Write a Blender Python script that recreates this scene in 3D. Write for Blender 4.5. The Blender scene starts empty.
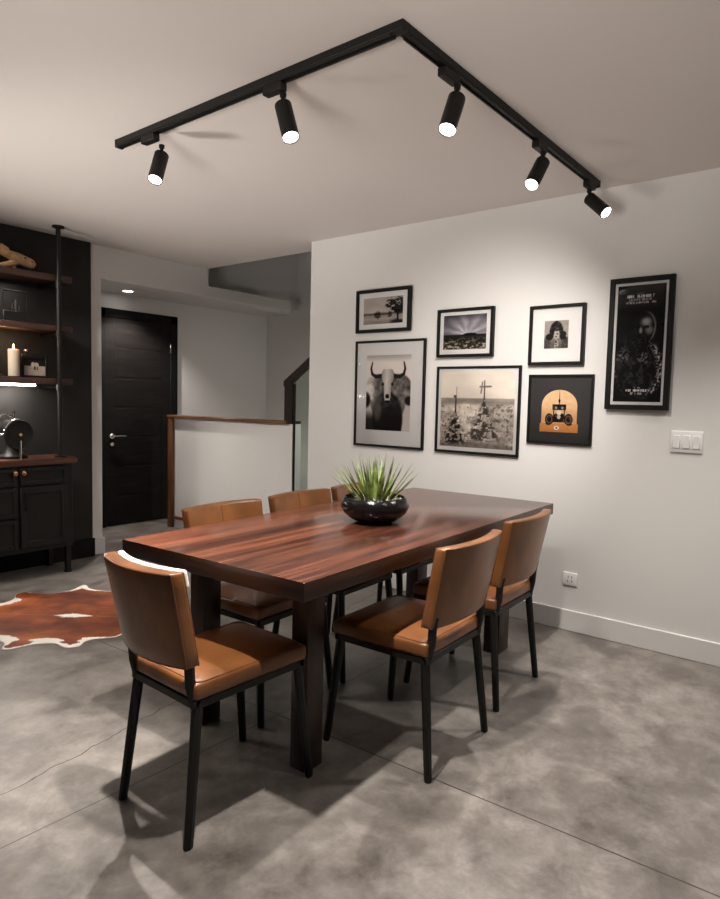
import bpy, bmesh, math, random
import numpy as np
from mathutils import Vector, Matrix, Euler
random.seed(7)
PI = math.pi
COL = bpy.context.scene.collection
SC = bpy.context.scene

# ------------------------------------------------------------------ helpers
def s2l(c):
    c = c / 255.0
    return c / 12.92 if c <= 0.04045 else ((c + 0.055) / 1.055) ** 2.4
def rgb(r, g, b): return (s2l(r), s2l(g), s2l(b), 1)

def obj(name, bm, mat, parent=None, smooth=True, ang=38):
    me = bpy.data.meshes.new(name)
    bmesh.ops.recalc_face_normals(bm, faces=bm.faces[:])
    bm.to_mesh(me); bm.free()
    if smooth:
        me.polygons.foreach_set('use_smooth', [True] * len(me.polygons))
        try: me.set_sharp_from_angle(angle=math.radians(ang))
        except Exception: pass
    me.materials.append(mat)
    o = bpy.data.objects.new(name, me); COL.objects.link(o)
    if parent: o.parent = parent
    return o

def thing(name, label, cat, loc=(0, 0, 0), rotz=0, group=None):
    o = bpy.data.objects.new(name, None); COL.objects.link(o)
    o.empty_display_size = 0.05
    o.location = loc; o.rotation_euler = (0, 0, rotz)
    o['label'] = label; o['category'] = cat
    if group: o['group'] = group
    return o

def tag(o, label, cat, group=None):
    o['label'] = label; o['category'] = cat
    if group: o['group'] = group
    return o

def struct(name, bm, mat, smooth=True):
    o = obj(name, bm, mat, None, smooth); o['kind'] = 'structure'; return o

def kids(o): return [c for c in o.children]

def dup(root, loc, rotz, label, group=None):
    r = root.copy(); COL.objects.link(r)
    r.location = loc; r.rotation_euler = (0, 0, rotz)
    r['label'] = label
    if group: r['group'] = group
    def rec(src, dst):
        for ch in src.children:
            c = ch.copy(); COL.objects.link(c); c.parent = dst
            rec(ch, c)
    rec(root, r)
    return r

def NB(): return bmesh.new()

def box(bm, lo, hi, bev=0.0, seg=2, M=None):
    t = bmesh.new()
    bmesh.ops.create_cube(t, size=1)
    lo = Vector(lo); hi = Vector(hi); c = (lo + hi) / 2; s = hi - lo
    for v in t.verts: v.co = Vector((v.co.x * s.x, v.co.y * s.y, v.co.z * s.z)) + c
    if bev > 0:
        bmesh.ops.bevel(t, geom=t.edges[:], offset=min(bev, 0.49 * min(abs(s.x), abs(s.y), abs(s.z))), segments=seg, affect='EDGES', profile=0.5)
    if M is not None: t.transform(M)
    merge(bm, t); return bm

def merge(bm, t):
    vm = {}
    for v in t.verts: vm[v] = bm.verts.new(v.co)
    for f in t.faces:
        try: bm.faces.new([vm[v] for v in f.verts])
        except ValueError: pass
    t.free()

def frame_axes(d):
    d = d.normalized()
    u = Vector((0, 0, 1)) if abs(d.z) < 0.9 else Vector((1, 0, 0))
    a = d.cross(u).normalized(); return a, d.cross(a).normalized()

def tube(bm, pts, r, n=10, cap=True, rs=None, square=False):
    pts = [Vector(p) for p in pts]
    rings = []
    a = b = None
    for i, p in enumerate(pts):
        if i == 0: d = pts[1] - pts[0]
        elif i == len(pts) - 1: d = pts[-1] - pts[-2]
        else: d = (pts[i + 1] - pts[i]).normalized() + (pts[i] - pts[i - 1]).normalized()
        if d.length < 1e-9: d = pts[i] - pts[i - 1]
        d.normalize()
        if a is None: a, b = frame_axes(d)
        else:
            a = (a - d * a.dot(d)).normalized(); b = d.cross(a).normalized()
        rr = rs[i] if rs else r
        ring = []
        for k in range(n):
            t = 2 * PI * k / n + (PI / 4 if square else 0)
            ring.append(bm.verts.new(p + (a * math.cos(t) + b * math.sin(t)) * rr))
        rings.append(ring)
    for i in range(len(rings) - 1):
        for k in range(n):
            bm.faces.new([rings[i][k], rings[i][(k + 1) % n], rings[i + 1][(k + 1) % n], rings[i + 1][k]])
    if cap:
        bm.faces.new(rings[0][::-1]); bm.faces.new(rings[-1])
    return bm

def loop_tube(bm, pts, r, n=6):
    pts = [Vector(p) for p in pts]; N = len(pts); rings = []
    for i, p in enumerate(pts):
        d = (pts[(i + 1) % N] - pts[i - 1]).normalized()
        a, b = frame_axes(d)
        rings.append([bm.verts.new(p + (a * math.cos(2 * PI * k / n) + b * math.sin(2 * PI * k / n)) * r) for k in range(n)])
    for i in range(N):
        A = rings[i]; B = rings[(i + 1) % N]
        best = min(range(n), key=lambda s: (A[0].co - B[s].co).length)
        for k in range(n):
            bm.faces.new([A[k], A[(k + 1) % n], B[(k + 1 + best) % n], B[(k + best) % n]])
    return bm

def lathe(bm, prof, c=(0, 0, 0), n=40, M=None, close=False):
    c = Vector(c); rings = []; t = bmesh.new()
    for (r, z) in prof:
        if r < 1e-6: rings.append([t.verts.new((0, 0, z))])
        else: rings.append([t.verts.new((r * math.cos(2 * PI * k / n), r * math.sin(2 * PI * k / n), z)) for k in range(n)])
    for A, B in zip(rings, rings[1:]):
        if len(A) == 1 and len(B) == 1: continue
        for k in range(n):
            k2 = (k + 1) % n
            if len(A) == 1: t.faces.new([A[0], B[k2], B[k]])
            elif len(B) == 1: t.faces.new([A[k], A[k2], B[0]])
            else: t.faces.new([A[k], A[k2], B[k2], B[k]])
    if M is not None: t.transform(M)
    for v in t.verts: v.co += c
    merge(bm, t); return bm

def rbox(size, cuts, bev, seg=3):
    """rounded box centred on the origin, cut into a grid so it can be deformed"""
    t = bmesh.new(); bmesh.ops.create_cube(t, size=1)
    for v in t.verts: v.co = Vector((v.co.x * size[0], v.co.y * size[1], v.co.z * size[2]))
    bmesh.ops.bevel(t, geom=t.edges[:], offset=bev, segments=seg, affect='EDGES', profile=0.5)
    for ax in range(3):
        for k in range(1, cuts[ax]):
            co = Vector((0, 0, 0)); co[ax] = size[ax] * (k / cuts[ax] - 0.5)
            no = Vector((0, 0, 0)); no[ax] = 1
            bmesh.ops.bisect_plane(t, geom=t.verts[:] + t.edges[:] + t.faces[:], plane_co=co, plane_no=no, dist=1e-5)
    return t

# ------------------------------------------------------------------ materials
def newmat(name):
    m = bpy.data.materials.new(name); m.use_nodes = True
    nt = m.node_tree; b = nt.nodes['Principled BSDF']
    return m, nt, b
def N(nt, t, **kw):
    n = nt.nodes.new(t)
    for k, v in kw.items(): setattr(n, k, v)
    return n
def L(nt, a, b): nt.links.new(a, b)

def plain(name, col, rough=0.5, metal=0.0, spec=0.5, noise=0.0, nscale=6, bump=0.0, bscale=120, coat=0):
    m, nt, b = newmat(name)
    b.inputs['Roughness'].default_value = rough; b.inputs['Metallic'].default_value = metal
    b.inputs['Specular IOR Level'].default_value = spec
    b.inputs['Coat Weight'].default_value = coat
    tc = N(nt, 'ShaderNodeTexCoord')
    if noise > 0:
        nz = N(nt, 'ShaderNodeTexNoise'); nz.inputs['Scale'].default_value = nscale; nz.inputs['Detail'].default_value = 4
        L(nt, tc.outputs['Object'], nz.inputs['Vector'])
        cr = N(nt, 'ShaderNodeValToRGB')
        cr.color_ramp.elements[0].position = 0.3; cr.color_ramp.elements[1].position = 0.7
        cr.color_ramp.elements[0].color = tuple(c * (1 - noise) for c in col[:3]) + (1,)
        cr.color_ramp.elements[1].color = tuple(min(1, c * (1 + noise)) for c in col[:3]) + (1,)
        L(nt, nz.outputs['Fac'], cr.inputs['Fac']); L(nt, cr.outputs['Color'], b.inputs['Base Color'])
    else: b.inputs['Base Color'].default_value = col
    if bump > 0:
        n2 = N(nt, 'ShaderNodeTexNoise'); n2.inputs['Scale'].default_value = bscale; n2.inputs['Detail'].default_value = 3
        L(nt, tc.outputs['Object'], n2.inputs['Vector'])
        bp = N(nt, 'ShaderNodeBump'); bp.inputs['Strength'].default_value = bump; bp.inputs['Distance'].default_value = 0.01
        L(nt, n2.outputs['Fac'], bp.inputs['Height']); L(nt, bp.outputs['Normal'], b.inputs['Normal'])
    return m

def emit(name, col, strength):
    m = bpy.data.materials.new(name); m.use_nodes = True; nt = m.node_tree
    nt.nodes.clear(); o = N(nt, 'ShaderNodeOutputMaterial'); e = N(nt, 'ShaderNodeEmission')
    e.inputs['Color'].default_value = col; e.inputs['Strength'].default_value = strength
    L(nt, e.outputs[0], o.inputs[0]); return m

def glass(name, tint, gloss=1.0):
    m = bpy.data.materials.new(name); m.use_nodes = True; nt = m.node_tree
    nt.nodes.clear(); o = N(nt, 'ShaderNodeOutputMaterial')
    t = N(nt, 'ShaderNodeBsdfTransparent'); t.inputs[0].default_value = tint
    g = N(nt, 'ShaderNodeBsdfGlossy'); g.inputs['Roughness'].default_value = 0.03
    fr = N(nt, 'ShaderNodeFresnel'); fr.inputs['IOR'].default_value = 1.3
    mx = N(nt, 'ShaderNodeMixShader')
    L(nt, fr.outputs[0], mx.inputs[0]); L(nt, t.outputs[0], mx.inputs[1]); L(nt, g.outputs[0], mx.inputs[2])
    L(nt, mx.outputs[0], o.inputs[0]); return m

def wood(name, cols, axis=0, board=0.0, across=1, rough=0.3, stretch=(1.2, 16), spec=0.5, off=0.0, joints=0.0):
    """grain running along `axis`; boards of width `board` laid side by side along `across`"""
    m, nt, b = newmat(name)
    tc = N(nt, 'ShaderNodeTexCoord')
    sx = N(nt, 'ShaderNodeSeparateXYZ'); L(nt, tc.outputs['Object'], sx.inputs[0])
    mp = N(nt, 'ShaderNodeMapping'); sc = [stretch[1]] * 3; sc[axis] = stretch[0]
    mp.inputs['Scale'].default_value = sc
    L(nt, tc.outputs['Object'], mp.inputs['Vector'])
    vec = mp.outputs['Vector']; wn = None
    if board > 0:
        d = N(nt, 'ShaderNodeMath', operation='MULTIPLY_ADD'); d.inputs[1].default_value = 1 / board; d.inputs[2].default_value = off
        L(nt, sx.outputs[across], d.inputs[0])
        fl = N(nt, 'ShaderNodeMath', operation='FLOOR'); L(nt, d.outputs[0], fl.inputs[0])
        wn = N(nt, 'ShaderNodeTexWhiteNoise', noise_dimensions='1D'); L(nt, fl.outputs[0], wn.inputs['W'])
        va = N(nt, 'ShaderNodeVectorMath', operation='MULTIPLY_ADD')
        va.inputs[1].default_value = (7, 7, 7)
        L(nt, wn.outputs['Color'], va.inputs[0]); L(nt, mp.outputs['Vector'], va.inputs[2]); vec = va.outputs[0]
    nz = N(nt, 'ShaderNodeTexNoise'); nz.inputs['Scale'].default_value = 1.6; nz.inputs['Detail'].default_value = 7
    nz.inputs['Roughness'].default_value = 0.6; nz.inputs['Distortion'].default_value = 0.15
    L(nt, vec, nz.inputs['Vector'])
    cr = N(nt, 'ShaderNodeValToRGB'); e = cr.color_ramp.elements
    e[0].position = 0.30; e[0].color = cols[0]; e[1].position = 0.72; e[1].color = cols[2]
    mid = e.new(0.5); mid.color = cols[1]
    fac = nz.outputs['Fac']
    if wn:
        ad = N(nt, 'ShaderNodeMath', operation='MULTIPLY_ADD'); ad.inputs[1].default_value = 0.34; ad.inputs[2].default_value = -0.17
        L(nt, wn.outputs['Value'], ad.inputs[0])
        a2 = N(nt, 'ShaderNodeMath', operation='ADD'); L(nt, ad.outputs[0], a2.inputs[0]); L(nt, fac, a2.inputs[1]); fac = a2.outputs[0]
    L(nt, fac, cr.inputs['Fac']); L(nt, cr.outputs['Color'], b.inputs['Base Color'])
    mr = N(nt, 'ShaderNodeMapRange'); mr.inputs['To Min'].default_value = rough * 0.8; mr.inputs['To Max'].default_value = rough * 1.3
    L(nt, nz.outputs['Fac'], mr.inputs['Value']); L(nt, mr.outputs[0], b.inputs['Roughness'])
    bp = N(nt, 'ShaderNodeBump'); bp.inputs['Strength'].default_value = 0.05; bp.inputs['Distance'].default_value = 0.01
    L(nt, nz.outputs['Fac'], bp.inputs['Height']); L(nt, bp.outputs['Normal'], b.inputs['Normal'])
    b.inputs['Specular IOR Level'].default_value = spec
    return m

def concrete():
    m, nt, b = newmat('polished_concrete')
    tc = N(nt, 'ShaderNodeTexCoord')
    def noise(scale, det, rough, dist=0.0):
        n = N(nt, 'ShaderNodeTexNoise'); n.inputs['Scale'].default_value = scale; n.inputs['Detail'].default_value = det
        n.inputs['Roughness'].default_value = rough; n.inputs['Distortion'].default_value = dist
        L(nt, tc.outputs['Object'], n.inputs['Vector']); return n
    n1 = noise(1.1, 8, 0.62, 0.5); n2 = noise(6.5, 8, 0.68, 0.3); n3 = noise(60, 3, 0.6)
    mx = N(nt, 'ShaderNodeMath', operation='MULTIPLY_ADD'); mx.inputs[1].default_value = 0.6; L(nt, n1.outputs['Fac'], mx.inputs[0])
    h = N(nt, 'ShaderNodeMath', operation='MULTIPLY_ADD'); h.inputs[1].default_value = 0.38; L(nt, n2.outputs['Fac'], h.inputs[0])
    q = N(nt, 'ShaderNodeMath', operation='MULTIPLY'); q.inputs[1].default_value = 0.06; L(nt, n3.outputs['Fac'], q.inputs[0])
    L(nt, q.outputs[0], h.inputs[2]); L(nt, h.outputs[0], mx.inputs[2])
    cr = N(nt, 'ShaderNodeValToRGB'); e = cr.color_ramp.elements
    e[0].position = 0.385; e[0].color = (0.060, 0.051, 0.045, 1); e[1].position = 0.65; e[1].color = (0.30, 0.272, 0.245, 1)
    k = e.new(0.5); k.color = (0.14, 0.124, 0.110, 1)
    L(nt, mx.outputs[0], cr.inputs['Fac'])
    # saw-cut control joints: thin dark lines in the slab
    sx = N(nt, 'ShaderNodeSeparateXYZ'); L(nt, tc.outputs['Object'], sx.inputs[0])
    wob = noise(9, 2, 0.5)
    def line(ax, ay, c, w, wobble=0.0):
        a = N(nt, 'ShaderNodeMath', operation='MULTIPLY_ADD'); a.inputs[1].default_value = ax; a.inputs[2].default_value = -c; L(nt, sx.outputs[0], a.inputs[0])
        d = N(nt, 'ShaderNodeMath', operation='MULTIPLY_ADD'); d.inputs[1].default_value = ay; L(nt, sx.outputs[1], d.inputs[0]); L(nt, a.outputs[0], d.inputs[2])
        out = d
        if wobble:
            o = N(nt, 'ShaderNodeMath', operation='MULTIPLY_ADD'); o.inputs[1].default_value = wobble; L(nt, wob.outputs['Fac'], o.inputs[0]); L(nt, d.outputs[0], o.inputs[2]); out = o
        ab = N(nt, 'ShaderNodeMath', operation='ABSOLUTE'); L(nt, out.outputs[0], ab.inputs[0])
        lt = N(nt, 'ShaderNodeMath', operation='LESS_THAN'); lt.inputs[1].default_value = w; L(nt, ab.outputs[0], lt.inputs[0]); return lt
    l1 = line(1, 0.042, 1.8825, 0.0028); l2 = line(-0.18, 1, 1.975, 0.0022, 0.05); l3 = line(0.02, 1, 1.868, 0.0018)
    s = N(nt, 'ShaderNodeMath', operation='MAXIMUM'); L(nt, l1.outputs[0], s.inputs[0]); L(nt, l2.outputs[0], s.inputs[1])
    s2 = N(nt, 'ShaderNodeMath', operation='MAXIMUM'); L(nt, s.outputs[0], s2.inputs[0]); L(nt, l3.outputs[0], s2.inputs[1])
    mc = N(nt, 'ShaderNodeMix', data_type='RGBA'); L(nt, s2.outputs[0], mc.inputs['Factor'])
    L(nt, cr.outputs['Color'], mc.inputs['A']); mc.inputs['B'].default_value = (0.03, 0.025, 0.022, 1)
    L(nt, mc.outputs['Result'], b.inputs['Base Color'])
    mr = N(nt, 'ShaderNodeMapRange'); mr.inputs['From Min'].default_value = 0.3; mr.inputs['From Max'].default_value = 0.7
    mr.inputs['To Min'].default_value = 0.29; mr.inputs['To Max'].default_value = 0.50
    L(nt, n2.outputs['Fac'], mr.inputs['Value']); L(nt, mr.outputs[0], b.inputs['Roughness'])
    bp = N(nt, 'ShaderNodeBump'); bp.inputs['Strength'].default_value = 0.06; bp.inputs['Distance'].default_value = 0.01
    L(nt, n2.outputs['Fac'], bp.inputs['Height']); L(nt, bp.outputs['Normal'], b.inputs['Normal'])
    return m

def attr_mat(name, rough=0.5, spec=0.3):
    m, nt, b = newmat(name)
    a = N(nt, 'ShaderNodeAttribute'); a.attribute_name = 'print'
    L(nt, a.outputs['Color'], b.inputs['Base Color'])
    b.inputs['Roughness'].default_value = rough; b.inputs['Specular IOR Level'].default_value = spec
    return m

M_WALL = plain('white_wall_paint', (0.70, 0.685, 0.665, 1), 0.6, bump=0.03, bscale=220)
M_CEIL = plain('ceiling_paint', (0.70, 0.655, 0.625, 1), 0.8, bump=0.03, bscale=200)
M_TRIM = plain('white_trim_paint', (0.70, 0.68, 0.66, 1), 0.35)
M_CHAR = plain('charcoal_wall_paint', (0.020, 0.0185, 0.0172, 1), 0.7, spec=0.25, noise=0.15, nscale=5)
M_BLKTRIM = plain('black_trim_paint', (0.006, 0.0055, 0.005, 1), 0.6, spec=0.15)
M_FLOOR = concrete()
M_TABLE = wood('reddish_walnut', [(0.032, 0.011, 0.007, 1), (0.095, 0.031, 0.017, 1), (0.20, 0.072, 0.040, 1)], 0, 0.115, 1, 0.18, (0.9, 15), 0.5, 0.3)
M_TEDGE = wood('walnut_edge_shaded', [(0.012, 0.0055, 0.0035, 1), (0.036, 0.014, 0.0075, 1), (0.08, 0.031, 0.015, 1)], 0, 0.105, 1, 0.34, (1.0, 13))  # darker than the top: shade on the long sides put into the colour
M_TEDGEY = wood('walnut_across_shaded', [(0.010, 0.0045, 0.003, 1), (0.030, 0.0115, 0.006, 1), (0.065, 0.025, 0.012, 1)], 1, 0, 1, 0.34, (1.0, 16))  # end faces and short aprons, their shade painted in as darker walnut
M_TLEG = wood('walnut_upright_shaded', [(0.008, 0.0035, 0.0025, 1), (0.022, 0.0085, 0.005, 1), (0.045, 0.017, 0.009, 1)], 2, 0, 0, 0.34, (1.2, 14))  # leg walnut darkened, the shade under the top is in its colour
M_SHELF = wood('dark_walnut_shelf', [(0.016, 0.008, 0.006, 1), (0.045, 0.019, 0.012, 1), (0.085, 0.037, 0.022, 1)], 0, 0, 1, 0.4)
M_BTOP = wood('walnut_counter', [(0.03, 0.011, 0.006, 1), (0.075, 0.028, 0.015, 1), (0.13, 0.05, 0.027, 1)], 0, 0, 1, 0.3)
M_RAILW = wood('oiled_oak_trim', [(0.06, 0.022, 0.009, 1), (0.15, 0.058, 0.023, 1), (0.23, 0.095, 0.04, 1)], 1, 0, 1, 0.35)
M_POSTW = wood('oiled_oak_post', [(0.06, 0.022, 0.009, 1), (0.15, 0.058, 0.023, 1), (0.23, 0.095, 0.04, 1)], 2, 0, 1, 0.35)
M_DARKW = plain('espresso_stained_wood', (0.012, 0.006, 0.005, 1), 0.35, noise=0.3, nscale=14)
M_LEATH = plain('tan_leather', (0.178, 0.067, 0.021, 1), 0.29, noise=0.32, nscale=6, bump=0.12, bscale=160)
M_SEAM = plain('leather_piping', (0.145, 0.056, 0.019, 1), 0.36, noise=0.1)
M_STEEL = plain('black_powder_coat', (0.008, 0.0075, 0.007, 1), 0.45, spec=0.3, noise=0.1, nscale=30)
M_TRACK = plain('matt_black_metal', (0.006, 0.0055, 0.005, 1), 0.5, spec=0.3)
M_CAB = plain('black_cabinet_paint', (0.009, 0.0085, 0.008, 1), 0.5, spec=0.3, noise=0.1, nscale=10)
M_DOOR = wood('black_stained_door', [(0.006, 0.005, 0.0045, 1), (0.010, 0.008, 0.0075, 1), (0.016, 0.013, 0.012, 1)], 0, 0, 1, 0.6, (2, 20), 0.12)
M_BRASS = plain('brass_knob', (0.62, 0.42, 0.22, 1), 0.25, 1.0)
M_NICKEL = plain('satin_nickel', (0.6, 0.56, 0.52, 1), 0.25, 1.0)
M_CHROME = plain('chrome', (0.8, 0.8, 0.8, 1), 0.1, 1.0)
M_FRAME = plain('black_picture_frame', (0.006, 0.0055, 0.005, 1), 0.5, spec=0.2)
M_MAT = plain('white_mat_board', (0.72, 0.70, 0.685, 1), 0.75)
M_MATDK = plain('charcoal_mat_board', (0.022, 0.020, 0.020, 1), 0.6)
M_PANE = glass('picture_glass', (0.97, 0.97, 0.97, 1))
M_STGL = glass('green_tinted_glass', (0.88, 0.93, 0.90, 1))
M_PRINT = attr_mat('photo_print', 0.6, 0.08)
M_HIDE = attr_mat('cowhide', 0.55, 0.35)
M_BOWL = plain('black_glazed_clay', (0.006, 0.0055, 0.0055, 1), 0.18, spec=0.35, noise=0.3, nscale=30, bump=0.35, bscale=24)
M_SOIL = plain('dark_soil', (0.03, 0.022, 0.016, 1), 0.9, noise=0.4, nscale=60)
M_PEB = plain('pale_pebble', (0.38, 0.33, 0.27, 1), 0.5, noise=0.3, nscale=40)
M_PLATE = plain('white_switch_plastic', (0.78, 0.775, 0.765, 1), 0.3)
M_SLOT = plain('dark_slot', (0.05, 0.045, 0.04, 1), 0.6)
M_LENS = emit('lamp_lens', (1, 0.95, 0.9, 1), 12)
M_LED = emit('led_strip', (1, 0.95, 0.9, 1), 40)
M_FLAME = emit('candle_flame', (1, 0.62, 0.25, 1), 18)
M_DRIFT = plain('bleached_driftwood', (0.42, 0.25, 0.12, 1), 0.7, noise=0.4, nscale=22, bump=0.3, bscale=50)
M_STRIP = plain('cream_strip', (0.82, 0.79, 0.75, 1), 0.75, bump=0.15, bscale=240)

def leaf_mat():
    m, nt, b = newmat('aloe_leaf')
    tc = N(nt, 'ShaderNodeTexCoord'); nz = N(nt, 'ShaderNodeTexNoise'); nz.inputs['Scale'].default_value = 26
    L(nt, tc.outputs['Object'], nz.inputs['Vector'])
    cr = N(nt, 'ShaderNodeValToRGB'); e = cr.color_ramp.elements
    e[0].position = 0.32; e[0].color = (0.035, 0.065, 0.016, 1); e[1].position = 0.7; e[1].color = (0.34, 0.42, 0.12, 1)
    L(nt, nz.outputs['Fac'], cr.inputs['Fac']); L(nt, cr.outputs['Color'], b.inputs['Base Color'])
    b.inputs['Roughness'].default_value = 0.38; return m
M_LEAF = leaf_mat()
def wax_mat():
    m, nt, b = newmat('ivory_candle_wax')
    b.inputs['Base Color'].default_value = (0.50, 0.42, 0.33, 1); b.inputs['Roughness'].default_value = 0.45
    b.inputs['Subsurface Weight'].default_value = 0.6; b.inputs['Subsurface Radius'].default_value = (0.05, 0.025, 0.012)
    b.inputs['Subsurface Scale'].default_value = 0.6
    return m
M_WAX = wax_mat()

# ------------------------------------------------------------------ dimensions
H = 2.44          # ceiling
WX = 3.60         # picture wall plane
SY = 4.854        # shelf wall / header plane
DY = 5.804        # door wall plane
HX = 3.82         # half wall and ceiling opening
CAMH = 1.2748

# ------------------------------------------------------------------ room shell
struct('floor', box(NB(), (-2.5, -3.0, -0.12), (5.7, 6.0, 0)), M_FLOOR, False)
bm = NB()
box(bm, (-2.5, -3.0, H), (HX, SY + 0.12, H + 0.25))
struct('ceiling', bm, M_CEIL, False)
struct('wall_right', box(NB(), (WX, -3.0, 0), (WX + 0.12, 3.375, H)), M_WALL, False)
bm = NB()
box(bm, (WX - 0.014, -3.0, 0), (WX, 3.375, 0.118), 0.003, 1)
struct('baseboard_right', bm, M_TRIM)
# dark shelving wall, then the white pier and the header over the hall opening
struct('wall_left', box(NB(), (-1.2, SY - 0.03, 0), (2.675, SY + 0.10, H)), M_CHAR, False)
struct('baseboard_left', box(NB(), (-1.2, SY - 0.045, 0), (2.688, SY - 0.03, 0.145), 0.003, 1), M_BLKTRIM)
bm = NB()
box(bm, (2.675, SY, 0), (2.775, SY + 0.10, H))
box(bm, (2.775, SY, 2.187), (HX, SY + 0.10, H))
box(bm, (HX, SY, 2.187), (4.88, SY + 0.10, 2.287))
struct('wall_back', bm, M_WALL, False)
bm = NB()
box(bm, (2.690, SY - 0.014, 0), (2.791, SY, 0.13), 0.003, 1)
box(bm, (2.775, SY, 0), (2.791, SY + 0.10, 0.13), 0.003, 1)
struct('baseboard_back', bm, M_TRIM)
# hall behind the header
struct('wall_hall', box(NB(), (2.3, DY, 0), (5.56, DY + 0.12, 2.6)), M_WALL, False)
struct('wall_hall_end', box(NB(), (2.2, SY + 0.10, 0), (2.3, DY, 2.6)), M_WALL, False)
bm = NB(); box(bm, (2.3, SY + 0.10, 2.25), (HX, DY, 2.40)); box(bm, (HX, SY + 0.10, 2.25), (4.88, 5.42, 2.287)); box(bm, (HX, 5.42, 2.25), (5.44, DY, 2.40))
struct('ceiling_hall', bm, M_WALL, False)
# stairwell: side wall, upper back wall set back over the hall, cap at the next storey
struct('wall_stair_side', box(NB(), (5.44, 1.2, 0), (5.56, DY, 4.2)), M_WALL, False)
struct('wall_stair_back', box(NB(), (HX - 0.12, 5.30, 2.288), (5.44, 5.42, 4.2)), M_WALL, False)
struct('wall_stair_upper', box(NB(), (HX - 0.12, 1.2, H + 0.26), (HX, 5.30, 4.2)), M_WALL, False)
struct('ceiling_stair', box(NB(), (HX - 0.12, 1.2, 4.2), (5.56, 5.42, 4.3)), M_WALL, False)
struct('wall_stair_end', box(NB(), (WX + 0.12, 1.1, 0), (5.56, 1.2, 4.2)), M_WALL, False)

# entry door, in its black frame on the hall wall
bm = NB()
for lo, hi in (((3.26, DY - 0.03, 0), (3.345, DY, 2.10)), ((4.068, DY - 0.03, 0), (4.155, DY, 2.10)), ((3.26, DY - 0.03, 2.02), (4.155, DY, 2.10))):
    box(bm, lo, hi, 0.004, 1)
fr = struct('trim_1', bm, M_BLKTRIM)
bm = NB()
box(bm, (3.345, DY - 0.02, 0.008), (4.068, DY - 0.001, 2.02), 0.002, 1)
box(bm, (3.345, DY - 0.024, 0.008), (3.45, DY - 0.018, 2.02))
box(bm, (3.965, DY - 0.024, 0.008), (4.068, DY - 0.018, 2.02))
for k in range(7):
    z0 = 0.01 + k * 0.287
    box(bm, (3.452, DY - 0.0215, z0 + 0.010), (3.963, DY - 0.018, z0 + 0.278), 0.002, 1)
dr = struct('door_1', bm, M_DOOR)
bm = NB()
Mx = Matrix.Rotation(PI / 2, 4, 'X')
lathe(bm, [(0, 0), (0.026, 0), (0.026, 0.008), (0.010, 0.010), (0.010, 0.045), (0, 0.045)], (3.405, DY - 0.025, 0.885), 20, Mx)
tube(bm, [(3.405, DY - 0.066, 0.885), (3.46, DY - 0.068, 0.886), (3.53, DY - 0.066, 0.884)], 0.008, 10)
obj('handle', bm, M_NICKEL, dr)
obj('lock', lathe(NB(), [(0, 0), (0.018, 0), (0.018, 0.008), (0, 0.008)], (3.405, DY - 0.025, 0.805), 18, Mx), M_NICKEL, dr)
for z in (1.72, 0.3):
    obj('hinge', box(NB(), (4.06, DY - 0.034, z), (4.074, DY - 0.022, z + 0.10), 0.003, 1), M_NICKEL, dr)

# ------------------------------------------------------------------ half wall with wooden frame, newel, handrail, glass
t = thing('half_wall', 'low white stair wall framed in oiled brown wood, with a dark handrail rising behind', 'railing', (HX, 4.6, 0))
def ly(y): return y - 4.6
obj('panel', box(NB(), (0.0, ly(3.76), 0.0), (0.10, ly(5.36), 1.074)), M_WALL, t)
obj('cap', box(NB(), (-0.035, ly(3.80), 1.074), (0.11, ly(5.435), 1.098), 0.003, 1), M_RAILW, t)
obj('cap_end', box(NB(), (0.0, ly(3.76), 1.074), (0.10, ly(3.80), 1.098)), M_DARKW, t)
obj('end_post', box(NB(), (-0.03, ly(5.36), 0.0), (0.105, ly(5.43), 1.074), 0.003, 1), M_POSTW, t)
obj('bottom_rail', box(NB(), (-0.02, ly(3.76), 0.085), (0.0, ly(5.36), 0.115), 0.003, 1), M_RAILW, t)
obj('newel_post', box(NB(), (0.0, ly(3.765), 1.098), (0.03, ly(3.862), 1.40), 0.003, 1), M_DARKW, t)
def hz(y): return 1.428 + (3.862 - y) * 0.67
def slab(x0, x1, prof):
    bm = NB(); A = [bm.verts.new((x0, ly(y), z)) for y, z in prof]; B = [bm.verts.new((x1, ly(y), z)) for y, z in prof]
    n = len(prof); bm.faces.new(A); bm.faces.new(B[::-1])
    for i in range(n): bm.faces.new([A[i], B[i], B[(i + 1) % n], A[(i + 1) % n]])
    return bm
obj('handrail', slab(-0.004, 0.034, [(3.866, hz(3.866)), (2.9, hz(2.9)), (2.9, hz(2.9) - 0.088), (3.762, hz(3.762) - 0.075), (3.762, 1.38), (3.866, 1.38)]), M_DARKW, t, False)
obj('glass_panel', slab(0.010, 0.020, [(3.748, 0.0), (2.9, 0.0), (2.9, hz(2.9) - 0.10), (3.748, hz(3.748) - 0.085)]), M_STGL, t, False)
obj('edge_channel', box(NB(), (0.006, ly(3.748), 0.0), (0.022, ly(3.758), 1.40)), M_DARKW, t)

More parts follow.
